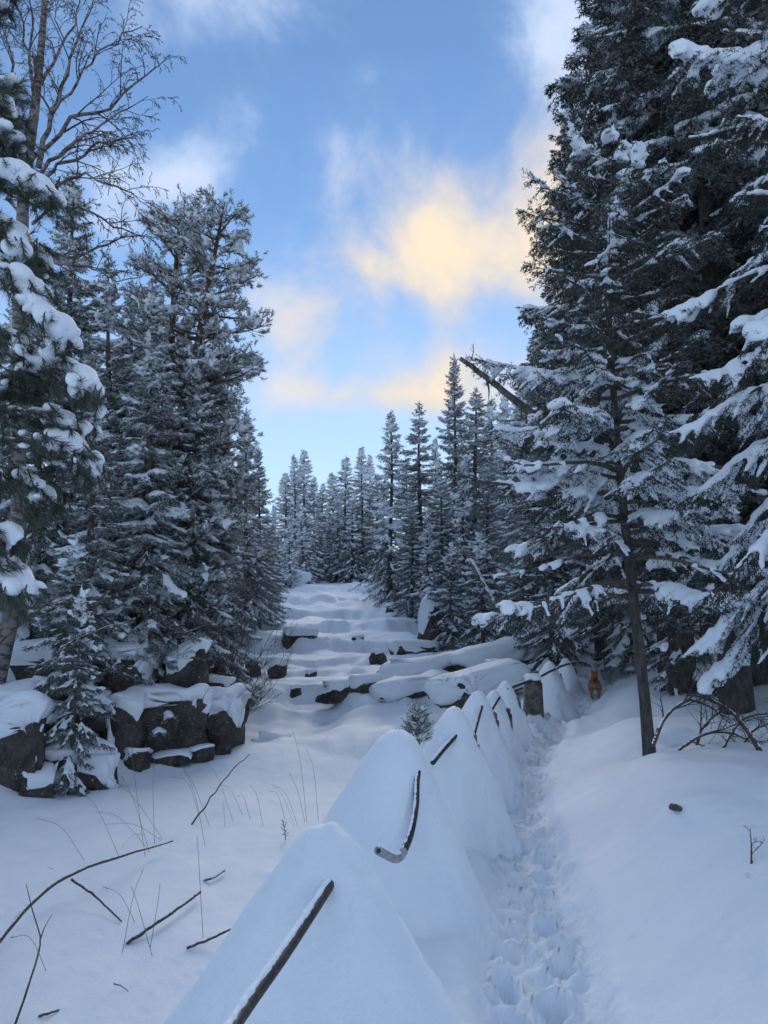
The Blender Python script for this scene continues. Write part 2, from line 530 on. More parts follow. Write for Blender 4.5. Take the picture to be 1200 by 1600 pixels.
def add_cones(x, y, z):
    base = z; best = np.full(np.shape(z), -9.0); own = np.full(np.shape(z), -1)
    wob = .08 * fbm(x * 2.3, y * 2.3, 51, 4)
    tot = z
    for i, ((px, py, Y, k, r0, st), p) in enumerate(zip(POSTS, POST_P)):
        if k == 0: continue
        dx = x - p.x; dy = y - p.y
        r = np.sqrt(dx ** 2 + (dy * st) ** 2 + r0 ** 2) - r0
        ang = np.arctan2(dy, dx)
        kk = k * (1 + .10 * np.sin(ang * 2 + i) + .06 * np.sin(ang * 3 + 2.1 * i))
        kk = kk * (1 + (.10 if i == 0 else .32) * sstep(0, .25, dx))
        c = p.z - kk * r + .20 * kk * np.clip(r - .25, 0, 1.6) ** 1.5 + wob * sstep(.05, .5, r)
        c = np.where(r > 3.2, -9, c)
        own = np.where((c > best) & (c > base - .06), i, own); best = np.maximum(best, c)
        tot = smax(tot, c, .09)
    own = np.where(tot - base > .035, own, -1)
    return tot, own


def ground_hit(px, py, y0=1.5, y1=120.0, lift=0.0):
    dx, dz = ray(px, py)
    yy = np.geomspace(y0, y1, 3000)
    d = EYE + dz * yy - land(dx * yy, yy) - lift
    i = int(np.argmax(d < 0)) if (d < 0).any() else len(yy) - 1
    return Vector((dx * yy[i], yy[i], EYE + dz * yy[i]))


def ground_z(x, y):
    return float(land(np.array([x]), np.array([y]))[0])


def build_ground():
    ys = list(np.arange(-30, -6, 3.0)) + list(np.arange(-6, 1.8, .2)); y = 1.8
    while y < 72:
        ys.append(y); y += max(.022, .0070 * y)
    while y < 420:
        ys.append(y); y *= 1.05
    ys = np.array(ys)
    uf = np.arange(-.60, .6001, .0046)
    uc = np.array([.66, .69, .73, .78, .85, .95, 1.1, 1.3, 1.6, 2.0, 2.6, 3.5, 5.0])
    u = np.concatenate([-uc[::-1], uf, uc])
    W = np.maximum(ys, 2.0) * 1.0 + .8
    X = u[None] * W[:, None]; Y = np.repeat(ys[:, None], len(u), 1)
    base = land(X, Y, False)
    Z, own = add_cones(X, Y, base)
    # footprints in the trench
    rng = np.random.default_rng(4)
    xp = path_x(Y)
    s = -1.0; side = 1
    inpath = np.abs(X - xp) < .6
    while s < 26:
        s += rng.uniform(.12, .24); side = -side
        cx = float(path_x(np.array([s]))[0]) + side * rng.uniform(.05, .17); cy = s
        a, b = rng.uniform(.045, .07), rng.uniform(.09, .15)
        r0, r1 = np.searchsorted(ys, [cy - .5, cy + .5])
        dx = (X[r0:r1] - cx) / a; dy = (Y[r0:r1] - cy) / b
        q = dx * dx + dy * dy
        dep = rng.uniform(.06, .125)
        Z[r0:r1] += -dep * np.exp(-q ** 1.6) + .36 * dep * np.exp(-((np.sqrt(q) - 1.45) / .35) ** 2)
    rough = np.exp(-(np.abs(X - xp) / .34) ** 8) * sstep(30, 22, Y)
    Z += rough * (.05 * fbm(X * 6, Y * 6, 61, 3) + .05 * fbm(X * 15, Y * 15, 67, 3))
    # little pits where snow has dropped from the boughs
    for i in range(420):
        cy = rng.uniform(2.6, 12) ; cx = rng.uniform(-.55, .6) * cy; r = rng.uniform(.018, .055); dep = rng.uniform(.006, .022)
        r0, r1 = np.searchsorted(ys, [cy - .3, cy + .3])
        q = ((X[r0:r1] - cx) ** 2 + (Y[r0:r1] - cy) ** 2) / r ** 2
        Z[r0:r1] += -dep * np.exp(-q) + .35 * dep * np.exp(-((np.sqrt(q) - 1.5) / .45) ** 2)
    # crust of grains down the windward side of the cones
    Z += np.where(own >= 0, .013 * fbm(X * 22, Y * 13, 83, 3), 0) * sstep(14, 5, Y)
    V = np.stack([X, Y, Z], -1)
    du = np.gradient(V, axis=1); dv = np.gradient(V, axis=0)
    N = unit(np.cross(du, dv)); N[N[..., 2] < 0] *= -1
    n, m = X.shape
    idx = np.arange(n * m).reshape(n, m)
    Q = np.stack([idx[:-1, :-1], idx[:-1, 1:], idx[1:, 1:], idx[1:, :-1]], -1).reshape(-1, 4)
    qo = own[:-1, :-1].ravel()
    xm = X[:-1, :-1].ravel(); ym = Y[:-1, :-1].ravel()
    xpm = path_x(ym)
    jag = .05 * fbm(xm * 3, ym * 3, 77, 2)
    owner = np.zeros(len(Q), int)
    owner[(xm > left_foot(ym) - .2) & (xm < right_foot(ym) + .3) & (ym > 17.2) & (ym < 56)] = 2
    owner[(np.abs(xm - xpm) < .36 + jag) & (ym < 27)] = 1
    sel = (qo >= 0) & (owner != 1)
    owner[sel] = 10 + qo[sel]
    VV = V.reshape(-1, 3); NN = N.reshape(-1, 3)
    out = {}
    for o in np.unique(owner):
        q = Q[owner == o]; used, inv = np.unique(q, return_inverse=True)
        mat = 'snow_trodden' if o == 1 else 'snow'
        out[int(o)] = make_mesh('snow', VV[used], None, inv.reshape(-1, 4), True, [mat], normals=NN[used])
    return out
# ------------------------------------------------------------------ boulders, ledges, fence
from mathutils import noise as mnoise


def rock_mesh(size, rot, seed, boxy=.55, level=4, cuts=7, rough=.10):
    """boulder skin: a squared ball with planes broken off; returns vertices, normals, triangles"""
    rnd = random.Random(seed)
    V, T = ICO[level]
    V = np.sign(V) * np.abs(V) ** boxy
    V = V / np.max(np.abs(V), 0)
    for i in range(cuts):
        n = np.array([rnd.gauss(0, 1), rnd.gauss(0, 1), rnd.gauss(0, .6)]); n /= np.linalg.norm(n)
        d = rnd.uniform(.74, 1.05); q = V @ n - d
        V = V - np.maximum(q, 0)[:, None] * n * .92
    off = Vector((seed * 3.17, seed * 1.3, -seed * 2.1))
    dsp = np.array([mnoise.fractal(Vector(v) * 1.3 + off, .8, 2.2, 5) for v in V])
    U = unit(V)
    V = V + U * (rough * dsp)[:, None]
    rock_mesh.soft = V * 1.0
    if level >= 3:
        ck = []
        for v in V:
            d = mnoise.voronoi(Vector((v[0], v[1], v[2] * .7)) * 1.15 + off)[0]; ck.append(d[1] - d[0])
        ck = np.array(ck)
        V = V - U * (.11 * (1 - sstep(.0, .16, ck)))[:, None]
    V = V * (np.array(size) * .5)
    tx, ty = (rnd.uniform(-.16, .16), rnd.uniform(-.12, .12)) if cuts else (0, 0)
    c, s = math.cos(rot), math.sin(rot)
    M = np.array([[c, s, 0], [-s, c, 0], [0, 0, 1]]) @ np.array([[1, 0, tx], [0, 1, ty], [-tx, -ty, 1]])
    V = V @ M; rock_mesh.soft = (rock_mesh.soft * (np.array(size) * .5)) @ M
    FN = np.cross(V[T[:, 1]] - V[T[:, 0]], V[T[:, 2]] - V[T[:, 0]])
    N = np.zeros_like(V)
    for k_ in range(3): np.add.at(N, T[:, k_], FN)
    return V, unit(N), T


def mesh_normals(V, T):
    FN = np.cross(V[T[:, 1]] - V[T[:, 0]], V[T[:, 2]] - V[T[:, 0]]); N = np.zeros_like(V)
    for k_ in range(3): np.add.at(N, T[:, k_], FN)
    return unit(N)


def cap_mesh(V, N, T, thick, seed, th=(.12, .52), drape=.35):
    """snow lying on the upward faces of a skin"""
    o = seed * 7.3
    for _ in range(2):
        acc = np.zeros_like(N)
        for a_, b_ in ((0, 1), (1, 2), (2, 0)):
            np.add.at(acc, T[:, a_], N[T[:, b_]]); np.add.at(acc, T[:, b_], N[T[:, a_]])
        N = unit(N + acc * .5)
    nz = N[:, 2] + .35 * np.array([mnoise.fractal(Vector(v) * 2.6 + Vector((o, 0, 0)), 1, 2, 3) for v in V])
    a = sstep(th[0], th[1], nz)
    lump = 1 + .5 * np.array([mnoise.noise(Vector(v) * 1.7 + Vector((0, o, 0))) for v in V])
    t = -.04 + (thick * lump + .04) * a
    W = V + N * (t * drape)[:, None] + np.array([0, 0, 1.0]) * (t * (1 - drape) * (a > 0))[:, None] 
    W = W - N * (.05 * (1 - a))[:, None]
    return W


def boulder(kind, p, size, rot, seed, thick, label, group=None, mat='rock', boxy=.55, level=4, cat='rock', th=(.12, .52), rough=.10, cuts=7):
    V, N, T = rock_mesh(size, rot, seed, boxy, level, cuts, rough)
    o = empty(kind, p); tag(o, label, cat, group)
    mesh_obj('stone', make_mesh('stone', V, T, None, True, [mat]), o)
    if thick > 0:
        W = cap_mesh(rock_mesh.soft, mesh_normals(rock_mesh.soft, T), T, thick, seed, th)
        mesh_obj('snow_cap', make_mesh('snow_cap', W, T, None, True, ['snow']), o)
    return o


def build_rocks():
    S = 1200.0
    # (photo centre x, y, width px, height px, distance, depth factor, turn, snow m, label)
    L = [(18, 1182, 120, 120, 12.3, 1.0, .3, .30, 'big dark block at left edge of the bank under thick snow'),
         (118, 1195, 135, 58, 12.9, .7, .45, .16, 'low cracked slab lying in the snow at the foot of the bank'),
         (52, 1052, 105, 62, 14.3, .9, .2, .26, 'dark overhanging rock high on the left bank'),
         (82, 1120, 90, 110, 13.7, .8, .3, .10, 'dark boulder behind the hanging spruce sapling'),
         (188, 1068, 92, 96, 14.9, .9, .25, .20, 'brown square boulder below the bank spruces'),
         (190, 1150, 62, 100, 14.1, .9, .5, .24, 'narrow upright boulder with a rounded snow cap'),
         (292, 1055, 70, 78, 15.7, .9, .15, .16, 'upright grey block standing on top of the rock pile'),
         (262, 1132, 122, 92, 15.1, .8, .2, .26, 'wide boulder with snow streaked down its face'),
         (346, 1138, 72, 84, 15.7, .9, .1, .26, 'rounded boulder at right end of the rock pile'),
         (232, 1062, 40, 60, 15.5, .8, .6, .20, 'snowy gap stone between the square boulder and grey block'),
         (348, 1168, 26, 30, 15.2, .8, .2, .0, 'small pale stone under the rounded boulder'),
         (270, 1178, 60, 24, 14.6, .8, .2, .02, 'flat stone at the foot of the wide boulder'),
         (345, 1075, 42, 26, 16.6, .8, .2, .14, 'small squared stone above the rounded boulder'),
         (330, 1088, 26, 18, 16.4, .8, .4, .10, 'little stone beside the grey block'),
         (374, 1108, 30, 46, 16.6, .8, .3, .12, 'thin leaning stone at the stream edge'),
         (384, 1092, 22, 18, 17.4, .8, .2, .10, 'little stone on the snowy stream slope'),
         (404, 1165, 24, 14, 16.6, .8, .2, .10, 'stub of stone left of the buried slab'),
         (432, 1162, 50, 20, 16.8, .7, .1, .14, 'long flat slab buried in snow beside the stream bed'),
         (150, 1112, 52, 50, 14.0, .8, .5, .14, 'rough middle-sized stone under the brown square boulder'),
         (226, 1112, 46, 58, 14.7, .8, .3, .12, 'wedged stone between the narrow and the wide boulder'),
         (318, 1098, 56, 30, 15.8, .8, .2, .16, 'flat stone carrying snow under the upright grey block'),
         (58, 1222, 60, 44, 12.1, .8, .6, .08, 'broken stone at the foot of the big dark block'),
         (212, 1188, 44, 36, 13.9, .8, .3, .06, 'low dark stone at the foot of the narrow boulder'),
         (312, 1176, 44, 26, 14.8, .8, .4, .04, 'dark stone in the shadow under the rounded boulder'),
         (240, 1026, 66, 34, 15.9, .8, .2, .22, 'snow-buried stone at the edge of the bank under the spruces'),
         (20, 1120, 70, 44, 13.2, .8, .2, .30, 'snow-heaped stone behind the big dark block')]
    for i, (px, py, w, h, Y, df, rt, sn, lab) in enumerate(L):
        p = at(px, py, Y) - Vector((0, 0, .06)); k = Y / S
        boulder('boulder', p, (w * k, w * k * df, h * k * 1.0), rt, 11 + i, sn * 1.1, lab, None, 'rock', .26 if w > 40 else .4, 5 if i in (0, 1, 4, 6, 7, 8) else 4 if w > 50 else 3, cuts=9, rough=.16)
    M = [(463, 1011, 50, 30, 28.7, 1.0, .26, 'dark square rock breaking the icy step in mid stream'),
         (394, 1052, 22, 28, 23.6, 1.0, .22, 'dark narrow rock at left of the second step'),
         (430, 1052, 22, 22, 23.4, 1.0, .22, 'dark round rock on the second step'),
         (365, 1053, 20, 22, 22.6, 1.0, .12, 'dark stone at the foot of the bare shrub'),
         (524, 1084, 46, 18, 19.45, 1.0, .16, 'flat dark rock under the lowest ledge'),
         (573, 1082, 38, 24, 19.3, 1.0, .16, 'mossy dark rock at right of the lowest ledge'),
         (462, 1082, 14, 10, 19.5, 1.0, .10, 'tiny stone at left of the lowest ledge'),
         (508, 1004, 10, 10, 29.0, 1.0, .05, 'tiny dark stone beside the square stream rock'),
         (457, 922, 40, 30, 48.5, .8, .45, 'far boulder at the head of the stream under the trees'),
         (432, 946, 14, 10, 42.0, .9, .10, 'far little stone below the head boulder'),
         (398, 968, 34, 14, 34.0, .9, .14, 'dark stone under the snow of the left bank'),
         (692, 996, 74, 66, 28.5, .9, .60, 'large brown boulder with a deep snow cap on the right bank'),
         (648, 1028, 62, 26, 26.8, .9, .22, 'dark undercut rock beside the large brown boulder'),
         (795, 1000, 34, 24, 22.5, .9, .30, 'dark stump-like rock at the foot of the leaning log'),
         (486, 1056, 16, 10, 22.6, .9, .08, 'dark chip of rock left of the second ledge'),
         (590, 1028, 22, 12, 25.6, .9, .10, 'dark stone at the right of the third step'),
         (560, 1002, 16, 9, 29.0, .9, .08, 'dark stone at the right of the square stream rock'),
         (725, 1084, 34, 26, 16.6, .9, .14, 'dark mossy face of rock showing under the ledge behind the fence'),
         (782, 1052, 34, 20, 17.6, .9, .12, 'dark stone under the ledge left of the bare post'),
         (612, 958, 26, 16, 37.0, .9, .16, 'dark stone under the spruces on the right of the stream')]
    for i, (px, py, w, h, Y, df, sn, lab) in enumerate(M):
        p = at(px, py, Y); k = Y / S
        boulder('stream_rock', p + Vector((0, w * k * df * .18, 0)), (w * k * 1.25, w * k * df * 1.1, h * k * 1.5), .2 + .3 * (i % 3), 61 + i, sn * .8, lab, None, 'rock', .35, 3, th=(.1, .5), rough=.16)
    # long snow-covered stone ledges running down from the fence to the stream
    Q = [((590, 1092), (690, 1066), 18.7, 19.2, .34, .24, 'snowy stone ledge nearest the stream at the lowest step'),
         ((680, 1082), (812, 1062), 16.8, 17.4, .42, .26, 'snow-covered stone ledge behind the fence posts'),
         ((600, 1062), (722, 1040), 21.2, 22.0, .34, .26, 'middle snow ledge crossing the stream below the brown boulder'),
         ((690, 1046), (830, 1022), 19.4, 20.2, .42, .28, 'upper snow ledge running to the dark spruces')]
    for i, (a, b, ya, yb, hh, sn, lab) in enumerate(Q):
        A = at(a[0], a[1], ya); B = at(b[0], b[1], yb); c = (A + B) / 2; d = B - A
        V, N, T = rock_mesh((d.length * 1.06, .8, hh), 0.0, 91 + i, .42, 4, 6, .12)
        tt = V[:, 0] / d.length
        ax = np.array([d.x, d.y]) / math.hypot(d.x, d.y)
        W = np.stack([V[:, 0] * ax[0] - V[:, 1] * ax[1], V[:, 0] * ax[1] + V[:, 1] * ax[0], V[:, 2] + tt * d.z], -1)
        c = c - Vector((0, 0, hh * .15))
        o = empty('stone_ledge', c); tag(o, lab, 'ledge')
        mesh_obj('stone', make_mesh('ledge', W, T, None, True, ['rock']), o)
        FN = np.cross(W[T[:, 1]] - W[T[:, 0]], W[T[:, 2]] - W[T[:, 0]]); NN = np.zeros_like(W)
        for k_ in range(3): np.add.at(NN, T[:, k_], FN)
        mesh_obj('snow_cap', make_mesh('ledge_snow', cap_mesh(W, unit(NN), T, sn, 91 + i, (-.55, .15), .6), T, None, True, ['snow']), o)


def post_mesh(w, d, h, seed, lean=.06):
    """squared stone post, tapered, worn edges, rough faces; origin at its foot"""
    bm = bmesh.new(); bmesh.ops.create_cube(bm, size=1.0)
    bmesh.ops.bevel(bm, geom=bm.edges[:], offset=.07, segments=2, affect='EDGES')
    bmesh.ops.subdivide_edges(bm, edges=[e for e in bm.edges if e.calc_length() > .4], cuts=5, use_grid_fill=True)
    rnd = random.Random(seed); o = Vector((seed * 2.1, seed, 0))
    for v in bm.verts:
        z = v.co.z + .5
        s = 1.08 - .26 * z
        q = mnoise.fractal(v.co * 3 + o, 1, 2, 3) * .05
        v.co = Vector((v.co.x * w * (s + q) + lean * z * .3, v.co.y * d * (s - q), z * h))
    me = bpy.data.meshes.new('post'); bm.to_mesh(me); bm.free()
    for p in me.polygons: p.use_smooth = True
    me.materials.append(MAT['post_stone'])
    return me


def tube_obj(name, P, R, mats, parent, sides=10):
    b = Buf(); b.tube(P, R, sides); return mesh_obj(name, b.mesh(name, mats), parent, True)


def build_fence(ground):
    rng = np.random.default_rng(8)
    p0 = POST_P[0]
    root = empty('fence', (p0.x, p0.y, 0.0))
    tag(root, 'row of snow-buried stone posts with iron rails along the trodden path', 'fence')
    for i, ((px, py, Y, k, r0, st), p) in enumerate(zip(POSTS, POST_P)):
        gz = float(land(np.array([p.x]), np.array([p.y]), False)[0])
        if k == 0:
            me = post_mesh(.31, .31, p.z - gz + .22, i); foot = (p.x, p.y, gz - .3)
        else:
            me = post_mesh(.30, .28, p.z - gz + .05, i); foot = (p.x + (.075 if i > 0 else .0), p.y + .02, gz - .30)
        o = mesh_obj('post', me, root, True); o.location = foot
        if 10 + i in ground:
            c = mesh_obj('snow_cover', ground[10 + i], o)
            c.matrix_parent_inverse = Matrix.Translation(-Vector(foot))
        elif k == 0:
            V, N, T = rock_mesh((.29, .29, .16), 0, 5, .6, 3, 0, .05)
            V[:, 2] = np.where(V[:, 2] < 0, V[:, 2] * .5, V[:, 2])
            c = mesh_obj('snow_cover', make_mesh('post_cap', V + np.array([p.x + .01, p.y, p.z - .07]), T, None, True, ['snow']), o)
            c.matrix_parent_inverse = Matrix.Translation(-Vector(foot))
    rails = [([(536, 1352, 3.02), (520, 1376, 2.86), (448, 1486, 2.42), (368, 1600, 2.08), (250, 1800, 1.6)], .0175),
             ([(660, 1185, 5.15), (652, 1216, 4.93), (650, 1258, 4.78), (642, 1302, 4.62), (630, 1332, 4.50)], .0155),
             ([(722, 1140, 7.15), (713, 1149, 7.0), (694, 1170, 6.75), (676, 1192, 6.5)], .020),
             ([(755, 1098, 8.85), (751, 1110, 8.7), (745, 1132, 8.45), (740, 1148, 8.3), (732, 1152, 8.1)], .018),
             ([(780, 1090, 10.4), (776, 1096, 10.25), (768, 1110, 9.9)], .020),
             ([(792, 1077, 11.8), (800, 1074, 12.1), (816, 1068, 12.7), (830, 1063, 13.2)], .022),
             ([(836, 1062, 13.4), (845, 1057, 13.8), (862, 1048, 14.8), (872, 1044, 15.3)], .022),
             ([(866, 1046, 15.2), (880, 1040, 16.2), (896, 1036, 17.6), (915, 1034, 19.4)], .022),
             ([(915, 1034, 19.4), (932, 1030, 20.4), (955, 1026, 21.6), (985, 1020, 23.5)], .024)]
    for j, (pts, r) in enumerate(rails):
        P = polyline([at(*q) for q in pts], 16)
        o = tube_obj('rail', P, np.full(16, r) if j != 1 else np.linspace(r, .0215, 16), ['rail_iron'], root)
        sb = Buf(); snow_line(sb, P + np.array([-.006, 0, r * .25]), np.full(16, r * .95), rng, 1.3 if j != 1 else 1.0, .85, .011, .006)
        c = mesh_obj('snow_strip', fuse(sb, 'rail_snow', .006 if j < 3 else .012, ['snow_load'], 2), o, True)
    # the broken, bent pipe end on the second post
    P = polyline([at(631, 1330, 4.505), at(626, 1338, 4.46), at(617, 1342, 4.40), at(604, 1336, 4.32), at(591, 1329, 4.24)], 14)
    b = Buf(); b.tube(P, np.full(14, .0225), 14, caps=False)
    o = mesh_obj('bent_pipe', b.mesh('bent_pipe', ['pipe_grey']), root, True)
    d = unit(P[-1] - P[-2])
    rb = Buf()
    n = 16; S = unit(np.cross(d, [0, 0, 1.0])); U = np.cross(S, d); a = np.arange(n) * 2 * math.pi / n
    ring = lambda r, q: P[-1] + d * q + r * (np.cos(a)[:, None] * S + np.sin(a)[:, None] * U)
    V = np.vstack([ring(.0225, 0), ring(.0225, .004), ring(.0170, .004), ring(.0170, -.05)])
    Qd = [[k_ * n + i, k_ * n + (i + 1) % n, (k_ + 1) * n + (i + 1) % n, (k_ + 1) * n + i] for k_ in range(3) for i in range(n)]
    rb.add(V, None, Qd); mesh_obj('pipe_mouth', rb.mesh('pipe_mouth', ['pipe_grey']), o, True)
    hb = Buf(); hb.add(np.vstack([ring(.0170, -.045), P[-1] - d * .045]), [[i, (i + 1) % n, n] for i in range(n)])  # flat black disc closing the bore, shade put into its colour
    mesh_obj('pipe_shade_disc', hb.mesh('pipe_shade_disc', ['pipe_shade_disc']), o, True)
    sb = Buf(); snow_line(sb, P[4:] + np.array([0, 0, .008]), np.full(10, .020), rng, 1.3, .8, .02, .008)
    mesh_obj('snow_strip', fuse(sb, 'pipe_snow', .006, ['snow_load'], 2), o, True)
# ------------------------------------------------------------------ trees
def needles(buf, S, D, Ln, K, nl, nw, rng, frost, spread=.85, jitter=.35):
    """K blades round each twig (start S, direction D, length Ln)"""
    n = len(S)
    if n == 0: return
    u = (np.arange(K)[None] + rng.uniform(0, 1, (n, K))) / K
    up = np.tile([0, 0, 1.0], (n, 1)); up[np.abs(D[:, 2]) > .95] = [1.0, 0, 0]
    A = unit(np.cross(D, up)); B = np.cross(A, D)
    th = rng.uniform(0, 2 * math.pi, (n, K))
    rad = np.cos(th)[..., None] * A[:, None] + np.sin(th)[..., None] * B[:, None]
    nd = unit(D[:, None] * (1 - .35 * spread) + rad * spread + rng.normal(0, jitter, (n, K, 3)) * .3)
    base = S[:, None] + D[:, None] * (Ln[:, None] * u)[..., None]
    l = nl * rng.uniform(.7, 1.25, (n, K)) * (1 - .25 * u)
    side = unit(np.cross(nd, rng.normal(0, 1, (n, K, 3))))
    w = nw * rng.uniform(.7, 1.3, (n, K))
    V = np.stack([base - side * w[..., None] * .5, base + side * w[..., None] * .5, base + nd * l[..., None]], 2)
    f = np.clip(frost * (.55 + .9 * rad[..., 2]) + rng.uniform(-.25, .25, (n, K)) * frost, 0, 1)
    F = np.repeat(f[..., None], 3, 2) * np.array([1.0, 1.0, .8])
    T = np.arange(n * K * 3).reshape(-1, 3)
    buf.add(V.reshape(-1, 3), T, None, F.reshape(-1))


def side_shoots(S, D, Ln, rng, fr=(.3, .5, .7, .88), k=.5, drop=.25):
    """two rows of shoots off each twig"""
    oS, oD, oL = [], [], []
    up = np.array([0, 0, 1.0])
    A = unit(np.cross(D, up) + 1e-6)
    for f in fr:
        for sg in (-1, 1):
            j = rng.uniform(-.08, .08, len(S))
            oS.append(S + D * (Ln * (f + j))[:, None])
            oD.append(unit(D * .75 + A * sg * .75 + rng.normal(0, .16, D.shape) - up * drop * rng.uniform(.3, 1.4, (len(S), 1))))
            oL.append(Ln * k * (1.15 - f) * rng.uniform(.7, 1.25, len(S)))
    return np.concatenate(oS), np.concatenate(oD), np.concatenate(oL)


def limb(p0, az, L, e0, sag, tip, m, rng, wig=.08):
    """a bough: starts at p0 with elevation e0, sags, lifts its tip"""
    t = np.linspace(0, 1, m)
    e = e0 - sag * np.sin(np.pi * np.minimum(t * .75, 1)) + tip * t ** 2.5
    a = az + np.cumsum(rng.normal(0, wig, m)) * .6
    d = np.stack([np.cos(e) * np.cos(a), np.cos(e) * np.sin(a), np.sin(e)], -1)
    P = np.vstack([p0, p0 + np.cumsum(d[:-1] * (L / (m - 1)), 0)])
    return P, d


def spruce(name, seed, H, R, z0=.06, gap=.34, per=6, twig=.092, hang=.6, snow=.95, pad=.05, frost=.45, voxel=.045, K=12, nl=.075, nw=.016, shoots=True,
           needle_mat='spruce_needles', bark='spruce_bark', trunk_r=None, dead=0.0, taper=.85, top_el=.7, low_el=-.30, sag=.50, lean=(0, 0), twig_len=1.0, keep=None, pads=.5, bough_parts=False):
    """returns meshes: trunk, crown, boughs, snow; the crown is boughs with twigs, each twig a brush of needles"""
    rng = np.random.default_rng(seed)
    tb, wb, nb, sb = Buf(), Buf(), Buf(), Buf()
    parts = []
    tr = trunk_r or H * .011 + .03
    zz = np.linspace(-.4, H, 16); q = np.clip(zz / H, 0, 1)
    cx = lean[0] * q ** 1.3 + .04 * np.sin(q * 7 + seed); cy = lean[1] * q ** 1.3 + .04 * np.cos(q * 6 + seed)
    rr = tr * (1 - q) ** .8 + .008; rr[0] *= 1.35; rr[1] *= 1.12
    tb.tube(np.stack([cx, cy, zz], -1), rr, 9)
    trunk_at = lambda z: np.array([np.interp(z, zz, cx), np.interp(z, zz, cy), z])
    TS, TD, TL, TN = [], [], [], []
    BC, BA, BR = [], [], []
    z = H * z0; ang = rng.uniform(0, 6)
    while z < H - .12:
        f = 1 - z / H
        g = gap * (.45 + .75 * f ** .6)
        nb_ = max(3, int(round(per * (.7 + .5 * f) + rng.uniform(-1, 1))))
        for i in range(nb_):
            ang += 2 * math.pi / nb_ + rng.uniform(-.35, .35)
            if keep is not None and not keep(ang % (2 * math.pi), z / H, rng): continue
            L = R * min(1, (f * 1.04) ** taper * (.62 + .38 * sstep(0, .18, z / H))) * rng.uniform(.5, 1.22) + .10
            e0 = low_el + (top_el - low_el) * (1 - f) ** 1.6 + rng.normal(0, .08)
            p0 = trunk_at(z + rng.uniform(-.8, .8) * g)
            m = 7 if L > .8 else 4
            P, d = limb(p0, ang, L, e0, sag * (.4 + .8 * f), .35 + .25 * rng.uniform(), m, rng)
            bare = rng.uniform() < dead * sstep(.75, .2, z / H)
            br = (.010 + .011 * L) * (1 - np.linspace(0, .85, m))
            if bough_parts:
                pb = Buf(); pb.tube(P, br, 5); parts.append(pb)
            else:
                wb.tube(P, br, 4 if L > .9 else 3, caps=False)
            # snow lying along the bough
            if rng.uniform() < snow + .15 and L > .3:
                s0 = rng.uniform(.05, .4); s1 = rng.uniform(.55, .98)
                ts = np.arange(s0, s1, .10 / max(L, .3)) if not bare else np.arange(.04, .96, .09 / L)
                pp = np.stack([np.interp(ts, np.linspace(0, 1, m), P[:, c]) for c in range(3)], -1)
                r = (pad * (.55 if bare else .9) * rng.uniform(.6, 1.3, len(ts)))
                pp[:, 2] += r * .45 + .006
                BC.append(pp); BA.append(np.stack([np.interp(ts, np.linspace(0, 1, m), d[:, c]) for c in range(3)], -1)); BR.append(np.stack([r * 1.8, r, r * .8], -1))
            step = twig / max(L, .15)
            if bare: step *= 3.0
            t = np.arange(.16 if not bare else .3, 1.0, step); t = np.clip(t + rng.uniform(-.3, .3, len(t)) * step, .05, 1)
            if len(t) == 0: continue
            pp = np.stack([np.interp(t, np.linspace(0, 1, m), P[:, c]) for c in range(3)], -1)
            dd = unit(np.stack([np.interp(t, np.linspace(0, 1, m), d[:, c]) for c in range(3)], -1))
            sd = unit(np.cross(dd, [0, 0, 1.0]))
            for sg in (-1, 1):
                h = hang * rng.uniform(.4, 1.5, (len(t), 1))
                td = unit(dd * rng.uniform(.55, .95, (len(t), 1)) + sg * sd * rng.uniform(.5, .95, (len(t), 1)) - np.array([0, 0, 1.0]) * h + rng.normal(0, .1, (len(t), 3)))
                tl = (np.minimum(.34 * L * (1.02 - t) ** .6 + .10, .46) * rng.uniform(.65, 1.25, len(t))) * twig_len
                if bare: tl *= .5
                TS.append(pp); TD.append(td); TL.append(tl); TN.append(np.full(len(t), .25 if bare else 1.0))
            TS.append(P[-2:-1]); TD.append(unit(P[-1:] - P[-2:-1])); TL.append(np.array([np.linalg.norm(P[-1] - P[-2]) + .12])); TN.append(np.ones(1))
        z += g
    # leader
    TS.append(np.array([trunk_at(H - .15)] * 3)); TD.append(unit(np.array([[0, 0, 1.0], [.2, .1, 1], [-.15, .15, 1]]))); TL.append(np.array([.40, .25, .25])); TN.append(np.ones(3))
    S = np.concatenate(TS); D = np.concatenate(TD); Ln = np.concatenate(TL); dens = np.concatenate(TN)
    live = dens > .5
    needles(nb, S[live], D[live], Ln[live], K, nl, nw, rng, frost)
    # the woody part of each twig as one thin blade
    n = len(S); sdv = unit(np.cross(D, rng.normal(0, 1, (n, 3)))) * .006
    wb.add(np.stack([S - sdv, S + sdv, S + D * Ln[:, None]], 1).reshape(-1, 3), np.arange(n * 3).reshape(-1, 3))
    if shoots:
        sel = live & (Ln > .17)
        s2, d2, l2 = side_shoots(S[sel], D[sel], Ln[sel], rng, fr=(.3, .55, .8), k=.55)
        needles(nb, s2, d2, l2, max(5, int(K * .55)), nl * .9, nw, rng, frost)
    # snow on the twigs
    w = (rng.uniform(0, 1, n) < snow * np.where(live, 1, .3)) & (D[:, 2] > -.93)
    # heavier where twigs lie flat and on patches of the crown
    patch = vnoise(S[:, 0] * 1.3 + S[:, 2] * .7 + seed, S[:, 1] * 1.3 - S[:, 2] * .9, seed)
    w &= rng.uniform(-.5, .5, n) < patch * 1.4 + .12
    sS, sD, sL = S[w], D[w], Ln[w]; rad = pad * rng.uniform(.55, 1.15, w.sum()) * (.6 + .8 * (patch[w] + .5))
